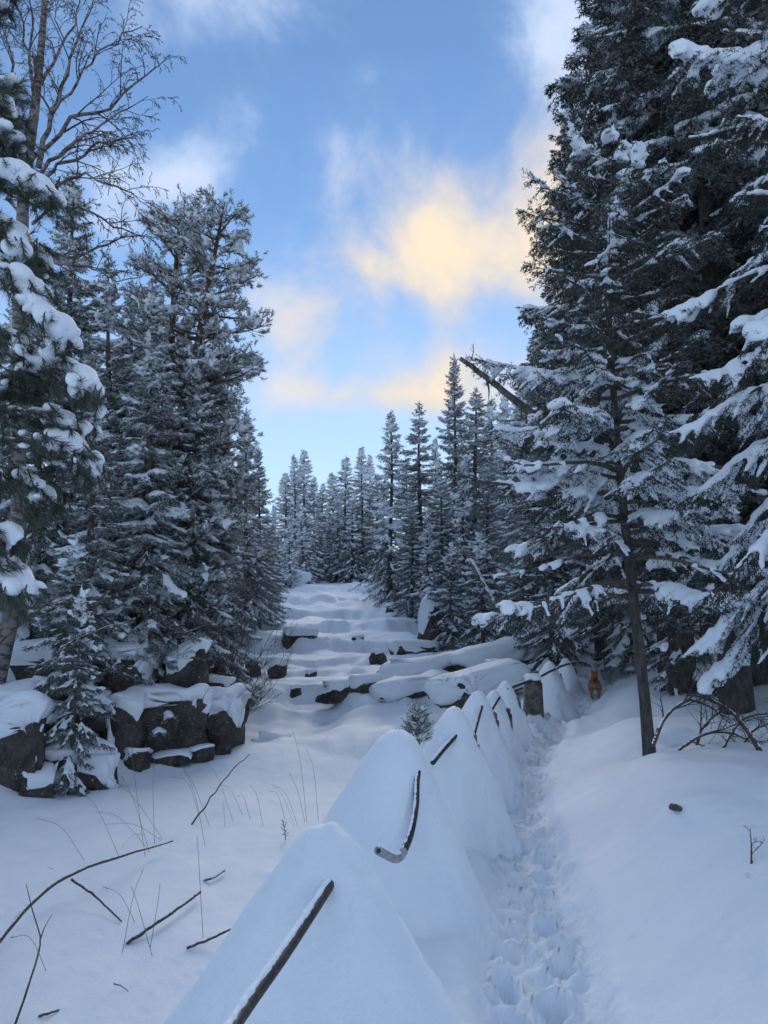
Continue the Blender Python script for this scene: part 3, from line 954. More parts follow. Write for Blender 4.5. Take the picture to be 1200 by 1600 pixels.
    for fct in (.2, .6):
        c = sS + sD * (sL * fct)[:, None]; r = rad * (1.1 - .55 * fct)
        c[:, 2] += r * .45
        blobs(sb, c, sD, np.maximum(sL * .30, r), r, r * .78)
    if BC:
        blobs(sb, np.concatenate(BC), np.concatenate(BA), *np.concatenate(BR).T)
    # whole pads weighing down parts of a bough
    if pads > 0:
        w2 = (patch > .02) & (rng.uniform(0, 1, n) < pads * .22) & (Ln > .16)
        c = S[w2] + D[w2] * (Ln[w2] * .35)[:, None]; r = pad * rng.uniform(1.3, 2.3, w2.sum()); c[:, 2] += r * .3
        blobs(sb, c, D[w2], r * 1.7, r * 1.25, r * .7)
    out = dict(trunk=tb.mesh(name + '_trunk', [bark]), crown=nb.mesh(name + '_crown', [needle_mat], False, True),
               boughs=wb.mesh(name + '_boughs', ['twig_bark'], False), snow=fuse(sb, name + '_snow', voxel, ['snow_load'], 1))
    if bough_parts:
        out['bough_list'] = [p.mesh(name + '_bough', ['spruce_bark']) for p in parts]
    return out


def tufts(nb, sb, P, D, rng, K, nl, nw, frost, snow, pad):
    """pine: brush of long needles at each shoot end, snow on top"""
    n = len(P)
    needles(nb, P, D, np.full(n, nl * 1.3), K, nl, nw, rng, frost, spread=.75, jitter=.5)
    w = rng.uniform(0, 1, n) < snow
    c = P[w] + D[w] * nl * .9; r = pad * rng.uniform(.6, 1.25, w.sum()); c[:, 2] += nl * .35
    blobs(sb, c, D[w], r * 1.25, r, r * .75)


def pine(name, seed, H, R, z0=.25, K=20, nl=.115, nw=.015, frost=.75, snow=.5, pad=.066, voxel=.05, n_limbs=92, trunk_r=.17, crown_pow=.6, lean=(0, 0), low_sag=.3, sub=12, fork=None):
    rng = np.random.default_rng(seed)
    tb, wb, nb, sb = Buf(), Buf(), Buf(), Buf()
    zz = np.linspace(-.4, H, 16); q = np.clip(zz / H, 0, 1)
    cx = lean[0] * q ** 1.5 + .12 * np.sin(q * 5 + seed); cy = lean[1] * q ** 1.5 + .12 * np.cos(q * 4 + seed)
    rr = trunk_r * (1 - q) ** .7 + .015; rr[0] *= 1.3
    tb.tube(np.stack([cx, cy, zz], -1), rr, 9)
    TP, TD = [], []
    ang = 0
    for i in range(n_limbs):
        f = (i + rng.uniform(0, 1)) / n_limbs
        z = H * (z0 + (1 - z0) * f ** .9) - .2
        ang += 2.4 + rng.uniform(-.5, .5)
        prof = (1 - f) ** .62 * (.70 + .30 * sstep(0, .25, f))
        L = R * (prof * .9 + .14) * rng.uniform(.55, 1.12)
        e0 = -.12 + .62 * f + rng.normal(0, .15)
        p0 = np.array([np.interp(z, zz, cx), np.interp(z, zz, cy), z])
        P, d = limb(p0, ang, L, e0, low_sag * (1 - f), .55, 8, rng, .16)
        wb.tube(P, (.016 + .017 * L) * (1 - np.linspace(0, .8, 8)), 5, caps=False)
        t8 = np.linspace(0, 1, 8)
        ts = np.arange(.1, .95, .085 / max(L, .4)); pp = np.stack([np.interp(ts, t8, P[:, c]) for c in range(3)], -1); r = pad * .62 * rng.uniform(.6, 1.25, len(ts)); pp[:, 2] += r * .5
        blobs(sb, pp, np.stack([np.interp(ts, t8, d[:, c]) for c in range(3)], -1), r * 1.8, r, r * .8)
        ns = max(4, int(sub * (.4 + L / R)))
        for k_ in range(ns):
            t = .30 + .70 * (k_ + rng.uniform()) / ns
            b = np.array([np.interp(t, t8, P[:, c]) for c in range(3)])
            a2 = ang + rng.choice([-1, 1]) * rng.uniform(.4, 1.2)
            l2 = (.22 + .42 * L * (1.1 - t)) * rng.uniform(.6, 1.2)
            P2, d2 = limb(b, a2, l2, e0 * .5 + rng.uniform(-.1, .45), .25, .6, 5, rng, .2)
            wb.tube(P2, .010 * (1 - np.linspace(0, .7, 5)), 3, caps=False)
            t5 = np.linspace(0, 1, 5)
            nt = max(3, int(l2 / .075))
            tt = np.linspace(.35, 1, nt)
            q2 = np.stack([np.interp(tt, t5, P2[:, c]) for c in range(3)], -1)
            dd = unit(np.stack([np.interp(tt, t5, d2[:, c]) for c in range(3)], -1) + rng.normal(0, .55, (nt, 3)) + np.array([0, 0, .15]))
            q2 = q2 + dd * rng.uniform(.0, .12, (nt, 1))
            TP.append(q2); TD.append(dd)
    P = np.concatenate(TP); D = np.concatenate(TD)
    tufts(nb, sb, P, D, rng, K, nl, nw, frost, snow, pad)
    return dict(trunk=tb.mesh(name + '_trunk', ['pine_bark']), crown=nb.mesh(name + '_crown', ['pine_needles'], False, True),
                boughs=wb.mesh(name + '_boughs', ['pine_bark'], True), snow=fuse(sb, name + '_snow', voxel, ['snow_load'], 1))


def plant(kind, proto, loc, rz=0.0, s=1.0, label='', cat='tree', group=None, tilt=None):
    o = empty(kind, loc, rz, s)
    if tilt: o.rotation_euler = (tilt[0], tilt[1], rz)
    tag(o, label, cat, group)
    mesh_obj('trunk', proto['trunk'], o)
    c = tag(mesh_obj('crown', proto['crown'], o), kind='stuff')
    if 'bough_list' in proto:
        for b in proto['bough_list']: mesh_obj('bough', b, o)
        tag(mesh_obj('twigs', proto['boughs'], c), kind='stuff')
    else:
        tag(mesh_obj('boughs', proto['boughs'], c), kind='stuff')
    tag(mesh_obj('snow_load', proto['snow'], o), kind='stuff')
    return o


def polyline(pts, n=12):
    """smooth run of n points through pts"""
    P = np.array([tuple(p) for p in pts], float); k = len(P)
    if k == 2:
        return P[0] + (P[1] - P[0]) * np.linspace(0, 1, n)[:, None]
    E = np.vstack([2 * P[0] - P[1], P, 2 * P[-1] - P[-2]])
    out = []
    for t in np.linspace(0, k - 1 - 1e-6, n):
        i = int(t); f = t - i
        a, b, c, d = E[i:i + 4]
        out.append(.5 * ((2 * b) + (c - a) * f + (2 * a - 5 * b + 4 * c - d) * f * f + (-a + 3 * b - 3 * c + d) * f ** 3))
    return np.array(out)


def twiggy(buf, P, R, rng, depth, n_sub, ratio, up, droop, sides=3, r_min=.0022, fan=.9, flat=1.0):
    """bare branching off a run of points P"""
    L = np.linalg.norm(np.diff(P, axis=0), axis=1).sum(); m = len(P)
    for k_ in range(n_sub):
        t = .18 + .80 * (k_ + rng.uniform()) / n_sub
        b = np.array([np.interp(t, np.linspace(0, 1, m), P[:, c]) for c in range(3)])
        i = min(m - 2, int(t * (m - 1))); d = unit(P[i + 1] - P[i])
        s = rng.normal(0, 1, 3); s[1] *= flat; s = unit(s - d * s.dot(d))
        l = L * ratio * rng.uniform(.5, 1.25) * (1.15 - .55 * t)
        v = unit(d * rng.uniform(.5, 1.0) + s * fan * rng.uniform(.5, 1.1) + np.array([0, 0, up]))
        q = 6 if depth > 1 else 4
        pts = [b]
        w = v.copy()
        for j in range(q - 1):
            w = unit(w + rng.normal(0, .17, 3) + np.array([0, 0, -droop * (j + 1) / q + .06]))
            pts.append(pts[-1] + w * l / (q - 1))
        pts = np.array(pts)
        r0 = max(r_min, np.interp(t, np.linspace(0, 1, m), R) * .55)
        rr = np.linspace(r0, r_min, q)
        buf.tube(pts, rr, sides if depth <= 1 else 4, caps=False)
        if depth > 1:
            twiggy(buf, pts, rr, rng, depth - 1, max(4, int(n_sub * .85)), ratio * .95, up * .4, droop * 1.25, sides, r_min, fan, flat)


def snow_line(buf, P, R, rng, share=.8, fat=1.0, step=.06, rmin=.010):
    """lumps of snow along the upper side of a run of points"""
    seg = np.linalg.norm(np.diff(P, axis=0), axis=1); L = seg.sum(); s = np.r_[0, np.cumsum(seg)]
    ts = np.arange(0, L, step); ts = ts[vnoise(ts * 2.3 + rng.uniform(0, 99), ts * 0, 9) < share - .5]
    if len(ts) == 0: return
    pp = np.stack([np.interp(ts, s, P[:, c]) for c in range(3)], -1); r = np.maximum(np.interp(ts, s, R) * fat, rmin) * rng.uniform(.75, 1.2, len(ts))
    D = np.gradient(P, axis=0); dd = np.stack([np.interp(ts, s, D[:, c]) for c in range(3)], -1)
    pp[:, 2] += np.interp(ts, s, R) * .8
    blobs(buf, pp, dd, np.maximum(step * .85, r), r * .95, r * .85)


def build_birch():
    rng = np.random.default_rng(77)
    Y0 = 13.2
    base = at(28, 600, Y0); gz = ground_z(base.x, Y0)
    root = empty('birch_tree', (base.x, Y0, gz))
    tag(root, 'tall bare birch with fine hanging twigs against the sky at upper left', 'tree')
    tb = Buf()
    P = polyline([(base.x - .1, Y0, gz - .3), at(26, 900, Y0), at(28, 600, Y0), at(34, 400, Y0), at(38, 290, Y0), at(52, 190, Y0 + .1), at(62, 100, Y0 + .2), at(70, 0, Y0 + .2), at(74, -120, Y0 + .3), at(80, -240, Y0 + .3)], 26)
    R = np.interp(np.linspace(0, 1, 26), [0, .55, .75, 1], [.14, .095, .06, .018])
    tb.tube(P, R, 9); mesh_obj('trunk', tb.mesh('birch_trunk', ['birch_bark']), root, True)
    sb = Buf(); tw = Buf()
    limbs = [
        ([(60, 262, 0), (74, 205, -.1), (92, 150, -.2), (112, 90, -.3), (132, 35, -.3), (158, -60, -.4)], .055),
        ([(40, 270, 0), (75, 225, .2), (118, 185, .4), (165, 172, .5), (205, 140, .6), (238, 108, .6), (262, 88, .7)], .050),
        ([(46, 282, 0), (95, 240, -.2), (140, 208, -.3), (182, 180, -.5), (232, 150, -.6)], .045),
        ([(50, 300, 0), (92, 262, .1), (130, 240, .3), (170, 222, .4), (206, 216, .5), (228, 226, .5)], .040),
        ([(52, 330, 0), (85, 292, -.3), (122, 268, -.5), (160, 285, -.7), (200, 302, -.8), (236, 325, -.9)], .038),
        ([(50, 350, 0), (90, 322, .2), (130, 330, .5), (170, 352, .6), (212, 366, .8), (246, 372, .9)], .034),
        ([(38, 400, 0), (95, 400, .1), (140, 395, .3), (176, 372, .4), (214, 368, .5), (238, 352, .6)], .036),
        ([(40, 430, 0), (96, 408, -.3), (140, 420, -.4), (180, 434, -.5), (222, 432, -.6)], .030),
        ([(36, 250, 0), (24, 190, .2), (20, 110, .3), (6, 40, .4), (-14, -40, .4)], .045),
        ([(44, 240, 0), (50, 160, -.4), (46, 90, -.6), (52, 20, -.8), (44, -60, -.8)], .042),
        ([(64, 130, .2), (96, 70, .6), (120, 10, .8), (140, -80, 1.0)], .035),
        ([(30, 330, 0), (6, 290, .3), (-20, 230, .4), (-40, 160, .5)], .040),
        ([(60, 120, .2), (40, 60, .7), (24, 0, 1.0), (10, -80, 1.2)], .030),
        ([(70, 20, .2), (100, -40, 0), (150, -90, -.2), (190, -110, -.2)], .028),
        ([(84, 175, -.2), (120, 130, -.8), (150, 90, -1.0), (190, 55, -1.2), (222, 40, -1.2)], .030)]
    for pts, r in limbs:
        n = 14
        Q = polyline([at(a, b, Y0 + c) for a, b, c in pts], n)
        Q[1:-1] += rng.normal(0, .035, (n - 2, 3))
        RR = np.linspace(r, .006, n)
        lb = Buf(); lb.tube(Q, RR, 6)
        mesh_obj('limb', lb.mesh('birch_limb', ['birch_bark']), root, True)
        twiggy(tw, Q, RR, rng, 3, 10, .37, .25, .40, r_min=.0042)
        snow_line(sb, Q, RR, rng, .85, .8)
    tag(mesh_obj('twigs', tw.mesh('birch_twigs', ['twig_bark']), root, True), kind='stuff')
    tag(mesh_obj('snow_load', fuse(sb, 'birch_snow', .016, ['snow_load']), root, True), kind='stuff')


def build_near_pine():
    """the snow-laden pine whose boughs hang into the picture from the left"""
    rng = np.random.default_rng(5)
    Y0 = 5.5
    base = at(-150, 1000, Y0); gz = ground_z(base.x, Y0)
    root = empty('pine_tree', (base.x, Y0, gz))
    tag(root, 'near pine at left edge with thick snow pads on drooping boughs', 'tree')
    tb = Buf()
    P = polyline([(base.x, Y0, gz - .3), at(-148, 700, Y0), at(-150, 300, Y0), at(-140, 0, Y0), at(-130, -260, Y0)], 14)
    tb.tube(P, np.linspace(.12, .03, 14), 9); mesh_obj('trunk', tb.mesh('near_pine_trunk', ['pine_bark']), root, True)
    nb, sb, fr = Buf(), Buf(), Buf()
    # boughs: photo points with distance, then snow size along it
    B = [([(-140, 250, 5.5), (-60, 190, 5.3), (-10, 150, 5.2), (10, 130, 5.15)], .055), ([(-140, 300, 5.5), (-50, 230, 5.3), (0, 185, 5.2), (14, 178, 5.15)], .07),
         ([(-140, 340, 5.5), (-60, 270, 5.3), (0, 225, 5.15), (22, 222, 5.1)], .065),
         ([(-140, 380, 5.5), (-50, 320, 5.2), (0, 275, 5.0), (40, 285, 4.95), (80, 318, 4.9)], .090), ([(-140, 430, 5.5), (-60, 390, 5.2), (-5, 355, 5.0), (22, 380, 4.95), (28, 410, 4.9)], .085),
         ([(-140, 480, 5.5), (-40, 420, 5.3), (20, 385, 5.2), (50, 398, 5.15), (70, 418, 5.1)], .060),
         ([(-140, 520, 5.5), (-60, 460, 5.1), (0, 430, 4.9), (45, 455, 4.8), (75, 500, 4.75), (92, 545, 4.7)], .098), ([(-140, 560, 5.5), (-50, 520, 5.3), (10, 525, 5.1), (50, 560, 5.0), (62, 585, 5.0)], .062),
         ([(-140, 650, 5.5), (-40, 600, 5.2), (30, 585, 5.0), (90, 580, 4.9), (128, 596, 4.85), (142, 625, 4.8)], .088), ([(-140, 660, 5.5), (-40, 640, 5.3), (20, 610, 5.2), (60, 600, 5.1)], .060),
         ([(-140, 700, 5.5), (-30, 660, 5.3), (40, 650, 5.1), (100, 660, 5.0), (125, 680, 4.95)], .062), ([(-140, 720, 5.5), (-40, 690, 5.2), (40, 690, 5.0), (110, 700, 4.9), (132, 720, 4.9), (148, 750, 4.85)], .068),
         ([(-140, 800, 5.5), (-40, 745, 5.2), (20, 742, 5.1), (60, 770, 5.0), (75, 800, 5.0)], .050), ([(-140, 900, 5.5), (-50, 850, 5.2), (-5, 835, 5.0), (15, 850, 5.0)], .062),
         ([(-140, 960, 5.5), (-60, 900, 5.2), (-10, 885, 5.0), (20, 900, 4.95), (36, 945, 4.9)], .075), ([(-140, 220, 5.5), (-60, 60, 5.3), (-14, 0, 5.2), (-8, -20, 5.2)], .07)]
    for pts, sr in B:
        sr *= .78
        n = 18
        Q = polyline([at(a, b, c) for a, b, c in pts], n); RR = np.linspace(.022, .006, n)
        lb = Buf(); lb.tube(Q, RR, 6); mesh_obj('bough', lb.mesh('near_bough', ['pine_bark']), root, True)
        t18 = np.linspace(0, 1, n)
        D = unit(np.gradient(Q, axis=0))
        ts = rng.uniform(.36, 1.0, 76)
        b = np.stack([np.interp(ts, t18, Q[:, c]) for c in range(3)], -1); d = np.stack([np.interp(ts, t18, D[:, c]) for c in range(3)], -1)
        off = rng.normal(0, 1, b.shape) * np.array([.06, .10, .04])
        b = b + off
        sd = unit(d * .7 + rng.normal(0, .55, d.shape) + np.array([.15, 0, -.55]))
        needles(nb, b - sd * .03, sd, np.full(len(b), .13), 60, .085, .0042, rng, .08, spread=.62, jitter=.4)
        fr.add(np.stack([b - sd * .04 + .004, b - sd * .04 - .004, b + sd * .14], 1).reshape(-1, 3), np.arange(len(b) * 3).reshape(-1, 3))
        # snow over the shoots
        ts = np.linspace(.42, 1.0, int(16 + 60 * sr))
        b = np.stack([np.interp(ts, t18, Q[:, c]) for c in range(3)], -1); d = np.stack([np.interp(ts, t18, D[:, c]) for c in range(3)], -1)
        r = sr * (.55 + .55 * np.sin(np.pi * np.clip((ts - .40) / .62, 0, 1)) ** .6) * rng.uniform(.8, 1.15, len(ts))
        b = b + rng.normal(0, 1, b.shape) * np.array([.035, .06, .012]); b[:, 2] += .035
        blobs(sb, b, d, r * 1.3, r * 1.15, r * .8, 2)
        ts = rng.uniform(.45, 1.0, 14)
        b = np.stack([np.interp(ts, t18, Q[:, c]) for c in range(3)], -1) + rng.normal(0, 1, (14, 3)) * np.array([.07, .09, .03])
        r = sr * rng.uniform(.3, .6, 14); dd = unit(rng.normal(0, .6, (14, 3)) + np.array([.2, 0, -.5]))
        blobs(sb, b, dd, r * 1.7, r, r * .8, 2)
        snow_line(sb, Q[:8], RR[:8], rng, .9, 1.2, .04)
    tag(mesh_obj('crown', nb.mesh('near_pine_needles', ['pine_needles'], False, True), root, True), kind='stuff')
    tag(mesh_obj('twigs', fr.mesh('near_pine_twigs', ['twig_bark'], False), root, True), kind='stuff')
    tag(mesh_obj('snow_load', fuse(sb, 'near_pine_snow', .017, ['snow_load'], 2), root, True), kind='stuff')
# ------------------------------------------------------------------ setting out
R1_X, R1_Y = 2.86, 8.7
for q in [(R1_X, R1_Y, .45, .12), (4.3, 13.0, .6, .2), (4.9, 12.0, .6, .2), (5.4, 11.0, .6, .2), (3.6, 12.2, .7, .15), (3.9, 15.0, .8, .15)]:
    TREE_WELLS.append(q)

GROUND = build_ground()
tag(mesh_obj('snow_ground', GROUND[0]), kind='structure')
tag(mesh_obj('trodden_path', GROUND[1]), kind='structure')
tag(mesh_obj('frozen_stream', GROUND[2]), kind='structure')
build_rocks()
build_fence(GROUND)


def g_at(px, Y, dx=0.0):
    x = (px - 600) / 1200.0 * Y * 1.0 + dx
    return x, Y, ground_z(x, Y)


def stand(kind, proto, H, px_base, px_top, py_top, Y, rz, label, group=None, sink=.12, cat='tree'):
    """stands a tree with its foot in column px_base at distance Y so tall that its top reaches (px_top, py_top)"""
    x = at(px_base, 950, Y).x; gz = ground_z(x, Y)
    top = at(px_top, py_top, Y)
    s = (top.z - gz + sink) / H
    o = plant(kind, proto, (x, Y, gz - sink), rz, s, label, cat, group)
    h = top.z - gz
    o.rotation_euler = (0, math.atan2(top.x - x, h), 0)
    # turn about the tree's own axis first, then lean
    o.rotation_mode = 'QUATERNION'
    from mathutils import Quaternion
    o.rotation_quaternion = Quaternion((0, 1, 0), math.atan2(top.x - x, h)) @ Quaternion((0, 0, 1), rz)
    return o


SP = [spruce('spruce_a', 1, 14.0, 2.4, K=9, nw=.020, frost=.60, voxel=.055, snow=1.05), spruce('spruce_b', 21, 13.0, 2.1, gap=.36, per=5, frost=.5, snow=1.05, pad=.055, K=9, nw=.020, voxel=.055)]
SP.append(SP[0])
FAR = [spruce('far_spruce_a', 41, 12.0, 2.3, gap=.34, twig=.12, K=9, nl=.10, nw=.026, frost=.24, snow=.75, pad=.060, voxel=.065, shoots=False, twig_len=1.3),
       spruce('far_spruce_b', 43, 13.0, 2.0, gap=.32, twig=.12, K=9, nl=.10, nw=.026, frost=.24, snow=.75, pad=.060, voxel=.065, shoots=False, taper=.75, twig_len=1.3)]
DARK = spruce('dark_spruce', 51, 22.0, 2.9, z0=.13, bark='dark_bark', gap=.50, per=6, twig=.12, hang=1.0, snow=.7, pad=.048, frost=.14, voxel=.062, K=7, nl=.095, nw=.027,
              needle_mat='dark_needles', dead=.3, sag=.6, taper=.6, trunk_r=.2, pads=1.3, twig_len=1.3)
PI = [pine('pine_a', 2, 11.5, 2.6, z0=.08, K=15, nw=.019, voxel=.068)]; PI.append(PI[0])
SMALL = spruce('small_spruce', 61, 4.5, 1.35, z0=.04, gap=.26, per=6, twig=.085, hang=.6, snow=1.1, pad=.045, frost=.28, voxel=.034, K=10, nl=.055, nw=.015, trunk_r=.05, pads=1.0)

# ---- left bank
stand('spruce_tree', SP[0], 14.0, 110, 112, 268, 17.5, .4, 'spruce with the highest tip on the left bank behind the birch')
stand('spruce_tree', SP[2], 14.0, 232, 240, 440, 15.6, 1.9, 'broad spruce with visible dark trunk in middle of the left bank')
stand('spruce_tree', SP[1], 13.0, 185, 170, 400, 17.0, 2.7, 'spruce between the birch and the broad bank spruce')
stand('spruce_tree', SP[1], 13.0, 60, 62, 420, 16.4, 4.1, 'spruce behind the near snowy pine boughs')
stand('spruce_tree', SP[0], 14.0, 150, 148, 560, 14.6, 5.2, 'lower spruce above the brown square boulder')
stand('pine_tree', PI[0], 11.5, 235, 352, 306, 18.2, .9, 'tall pine with reddish leaning trunk, rightmost on the left bank')
stand('pine_tree', PI[1], 11.5, 205, 290, 326, 19.4, 2.6, 'pine just left of the reddish leaning pine')
stand('pine_tree', PI[1], 11.5, 262, 330, 540, 19.6, 4.4, 'lower bushy pine at the right edge of the left bank')
stand('pine_tree', PI[0], 11.5, 205, 232, 620, 16.8, 3.6, 'small bushy pine in front of the bank pines')
stand('spruce_tree', SP[1], 13.0, 300, 310, 540, 17.2, 5.6, 'spruce in front of the reddish leaning pine')
stand('spruce_tree', SP[0], 14.0, 345, 352, 660, 19.0, 3.3, 'shorter spruce at right edge of the left bank over the bare shrubs')
for j, (pb, pt, py, Y) in enumerate([(-30, -30, 380, 21), (20, 20, 470, 23), (130, 128, 470, 24), (210, 205, 450, 23), (280, 282, 520, 25), (330, 330, 600, 27), (385, 385, 640, 29), (-90, -90, 300, 17), (405, 405, 700, 33)]):
    stand('spruce_tree', SP[j % 3], [14.0, 13.0, 14.0][j % 3], pb, pt, py, Y, 1.1 * j + .5, 'spruce half hidden behind the trees of the left bank', 'spruces behind the left bank trees')

# ---- middle and far trees
named = {(710, 558): 'tallest far spruce, pointed tip beside the broken leaning trunk', (655, 632): 'far spruce just left of the tallest one', (612, 645): 'far spruce standing first right of the stream gap',
         (742, 610): 'far spruce just right of the tallest one', (565, 700): 'thin far spruce at the middle of the gap', (475, 705): 'far spruce rising beside the left bank pines',
         (540, 715): 'far spruce left of the thin one in the gap',
         (768, 625): 'slim far spruce under the outer end of the broken leaning trunk', (788, 622): 'far spruce below the middle of the broken leaning trunk', (806, 640): 'far spruce where the broken trunk meets the forest',
         (690, 730): 'shorter spruce in front of the tallest far one', (724, 715): 'shorter spruce in front, right of the tallest far one', (762, 720): 'nearest spruce of the far right row above the arching bush',
         (645, 770): 'short spruce standing at the right foot of the stream slope', (668, 800): 'low spruce just above the large brown boulder', (600, 750): 'spruce at the right corner of the stream head',
         (460, 712): 'left one of the twin far spruces beside the left bank', (446, 740): 'far spruce half behind the right edge of the left bank', (452, 805): 'short pale spruce at the left of the stream head',
         (436, 830): 'low frosted spruce above the far stream boulder', (578, 712): 'faint far spruce just right of the thin one in the gap', (590, 742): 'far spruce between the gap and the right row',
         (520, 740): 'small distant spruce tip left of centre in the gap', (490, 745): 'distant spruce right of the twin far spruces', (418, 800): 'spruce at the lower right edge of the left bank trees'}
FL = [(612, 645, 39), (655, 632, 40), (710, 558, 38), (742, 610, 41), (768, 625, 45), (788, 622, 43), (806, 640, 37), (680, 680, 47), (634, 712, 50), (690, 730, 34), (724, 715, 32), (762, 720, 30),
      (600, 750, 46), (645, 770, 35), (668, 800, 33), (565, 700, 58), (540, 715, 60), (578, 712, 63), (520, 740, 66), (505, 742, 68), (490, 745, 64), (475, 705, 56), (460, 712, 54), (446, 740, 58), (552, 765, 57),
      (530, 775, 59), (590, 742, 57), (512, 790, 61), (470, 800, 52), (452, 805, 48), (436, 830, 44), (497, 830, 60), (428, 770, 40), (418, 800, 37), (820, 560, 33), (850, 600, 36), (880, 560, 38), (545, 800, 64), (575, 790, 66)]
for j, (px, py, Y) in enumerate(FL):
    lab = named.get((px, py))
    f = FAR if Y > 42 else [FAR[0], SP[1], FAR[1], SP[0]]
    k = j % len(f); pr = f[k]; H = {id(FAR[0]): 12.0, id(FAR[1]): 13.0, id(SP[0]): 14.0, id(SP[1]): 13.0}[id(pr)]
    if (px, py) == (710, 558): pr, H = SP[0], 14.0
    o = stand('spruce_tree', pr, H, px + ((j * 37) % 13 - 6) * (.5 if lab else 1.3), px, py + (0 if lab else (j * 29) % 31 - 10), Y, 1.7 * j, lab or 'snowy spruce in the far wall of forest', None if lab else 'far spruces')
    w = [1.0, 1.2, .85, 1.35, 1.1][j % 5] * (1.15 if Y > 50 else 1.05)
    o.scale = (o.scale[0] * w, o.scale[1] * w, o.scale[2])

# ---- right side
for j, (x, Y, s, rz, lab) in enumerate([(5.25, 13.8, 1.0, .3, 'tall dark spruce whose drooping tips stand against the yellow cloud'), (5.55, 12.3, 1.02, 2.0, 'dark spruce with bare lower trunk behind the brush heap'),
                                        (6.3, 11.0, .95, 4.0, 'dark spruce trunk at right edge behind the near snowy spruce'), (6.9, 14.5, 1.1, 1.2, None), (6.4, 17.5, 1.0, 3.1, None), (8.6, 13.0, 1.05, 5.0, None),
                                        (9.2, 18.0, 1.1, .9, None), (7.4, 21.0, 1.05, 2.6, None), (6.4, 23.0, .8, 3.7, None), (11.5, 16.0, 1.1, 4.5, None), (7.5, 27.0, 1.0, 1.5, None), (10.5, 25.0, 1.1, 2.2, None)]):
    plant('spruce_tree', DARK, (x, Y, ground_z(x, Y) - .1), rz, s, lab or 'tall dark spruce deep in the right-hand forest', 'tree', None if lab else 'dark spruces of the right-hand forest')
stand('spruce_tree', SP[0], 14.0, 842, 842, 512, 21.0, 2.2, 'spruce tip showing just right of the broken leaning trunk')
stand('spruce_tree', SP[2], 14.0, 985, 982, 470, 20.0, .7, 'snowy spruce behind the leaning thin spruce')
for j, (px, py, Y, lab) in enumerate([(862, 800, 19.0, 'small snowy spruce beside the fence posts'), (815, 868, 21.0, 'small snowy spruce left of the fence end'), (752, 835, 24.0, 'bushy small spruce above the fallen snowy stem'),
                                      (930, 740, 25.0, 'small spruce far behind the dog'), (705, 850, 27.5, 'small spruce above the large brown boulder'), (1050, 780, 14.0, 'small dark spruce between the trunks on the right')]):
    stand('spruce_tree', SMALL, 4.5, px, px, py, Y, 2.1 * j, lab)

R1 = spruce('leaning_spruce', 71, 7.4, 2.1, z0=.27, gap=.27, per=6, twig=.08, hang=.8, snow=.85, pad=.038, frost=.14, voxel=.027, needle_mat='dark_needles', bark='dark_bark', trunk_r=.058, dead=.5,
            taper=.45, sag=.45, low_el=-.05, lean=(-.26, .1), pads=1.4, bough_parts=True, K=11, nl=.048, nw=.0125)
plant('spruce_tree', R1, (R1_X, R1_Y, ground_z(R1_X, R1_Y) - .05), .0, 1.0, 'leaning thin spruce with bare snow-lined lower boughs beside the path', 'tree')
HX, HY = 3.75, 6.6
HV = spruce('heavy_spruce', 81, 8.6, 1.3, z0=.17, gap=.42, per=5, twig=.065, hang=1.1, snow=.85, pad=.044, frost=.06, voxel=.025, needle_mat='dark_needles', trunk_r=.11, taper=.4, sag=.9, low_el=-.1,
            pads=1.0, keep=lambda a, f, rng: 1.7 < a < 5.6, K=18, nl=.042, nw=.0085)
plant('spruce_tree', HV, (HX, HY, ground_z(HX, HY) - .05), .0, 1.0, 'near spruce at right edge under heavy snow pads', 'tree')
build_birch()
build_near_pine()
# ------------------------------------------------------------------ leaning trunks, shrubs, sticks, grass, dog
RNG = np.random.default_rng(99)


def stick(kind, pts, r0, r1, label, cat, mat='dead_wood', snow=.8, fat=.9, subs=0, group=None, n=16, sub_ratio=.3, voxel=.008, wob=.14, knots=True):
    """one bare stem or branch through points, rough along its length, snow lying on it"""
    P = polyline(pts, n); L = np.linalg.norm(np.diff(P, axis=0), axis=1).sum()
    P[1:-1] += RNG.normal(0, 1, (n - 2, 3)) * r0 * wob
    R = np.linspace(r0, r1, n)
    if knots: R = R * RNG.uniform(.9, 1.12, n)
    root = empty(kind, tuple(P[0])); tag(root, label, cat, group)
    b = Buf(); b.tube(P, R, 8)
    mesh_obj('stem', b.mesh('stem', [mat]), root, True)
    if subs:
        t = Buf(); twiggy(t, P, R, RNG, 2, subs, sub_ratio, .2, .05, r_min=.0016)
        tag(mesh_obj('twigs', t.mesh('twigs', [mat]), root, True), kind='stuff')
    if snow > 0:
        s = Buf(); snow_line(s, P, R, RNG, snow, fat, max(.018, L / 90), max(.004, r0 * .35))
        if s.n: tag(mesh_obj('snow_strip', fuse(s, 'stick_snow', voxel, ['snow_load'], 1), root, True), kind='stuff')
    return root


def hit(px, py, lift=0.0):
    return ground_hit(px, py, lift=lift)


def near(px, py, f):
    """a point on the ray, at the fraction f of the distance to the ground"""
    g = ground_hit(px, py); return at(px, py, g.y * f)


# broken trunk leaning out of the right-hand forest
stick('broken_trunk', [at(719, 560, 15.5), at(765, 594, 15.8), at(815, 634, 16.2), at(930, 725, 17.0), at(1060, 835, 18.0)], .050, .105,
      'broken bare trunk leaning out of the right-hand forest into the sky', 'trunk', 'log_bark', .95, .45, 5, n=22, sub_ratio=.10, voxel=.03, wob=.12)
stick('snapped_twig', [at(737, 560, 15.6), at(740, 548, 15.6), at(739, 538, 15.6)], .012, .004, 'little twig standing on the end of the broken trunk', 'twig', 'dead_wood', 0, 1, 4, sub_ratio=.5)
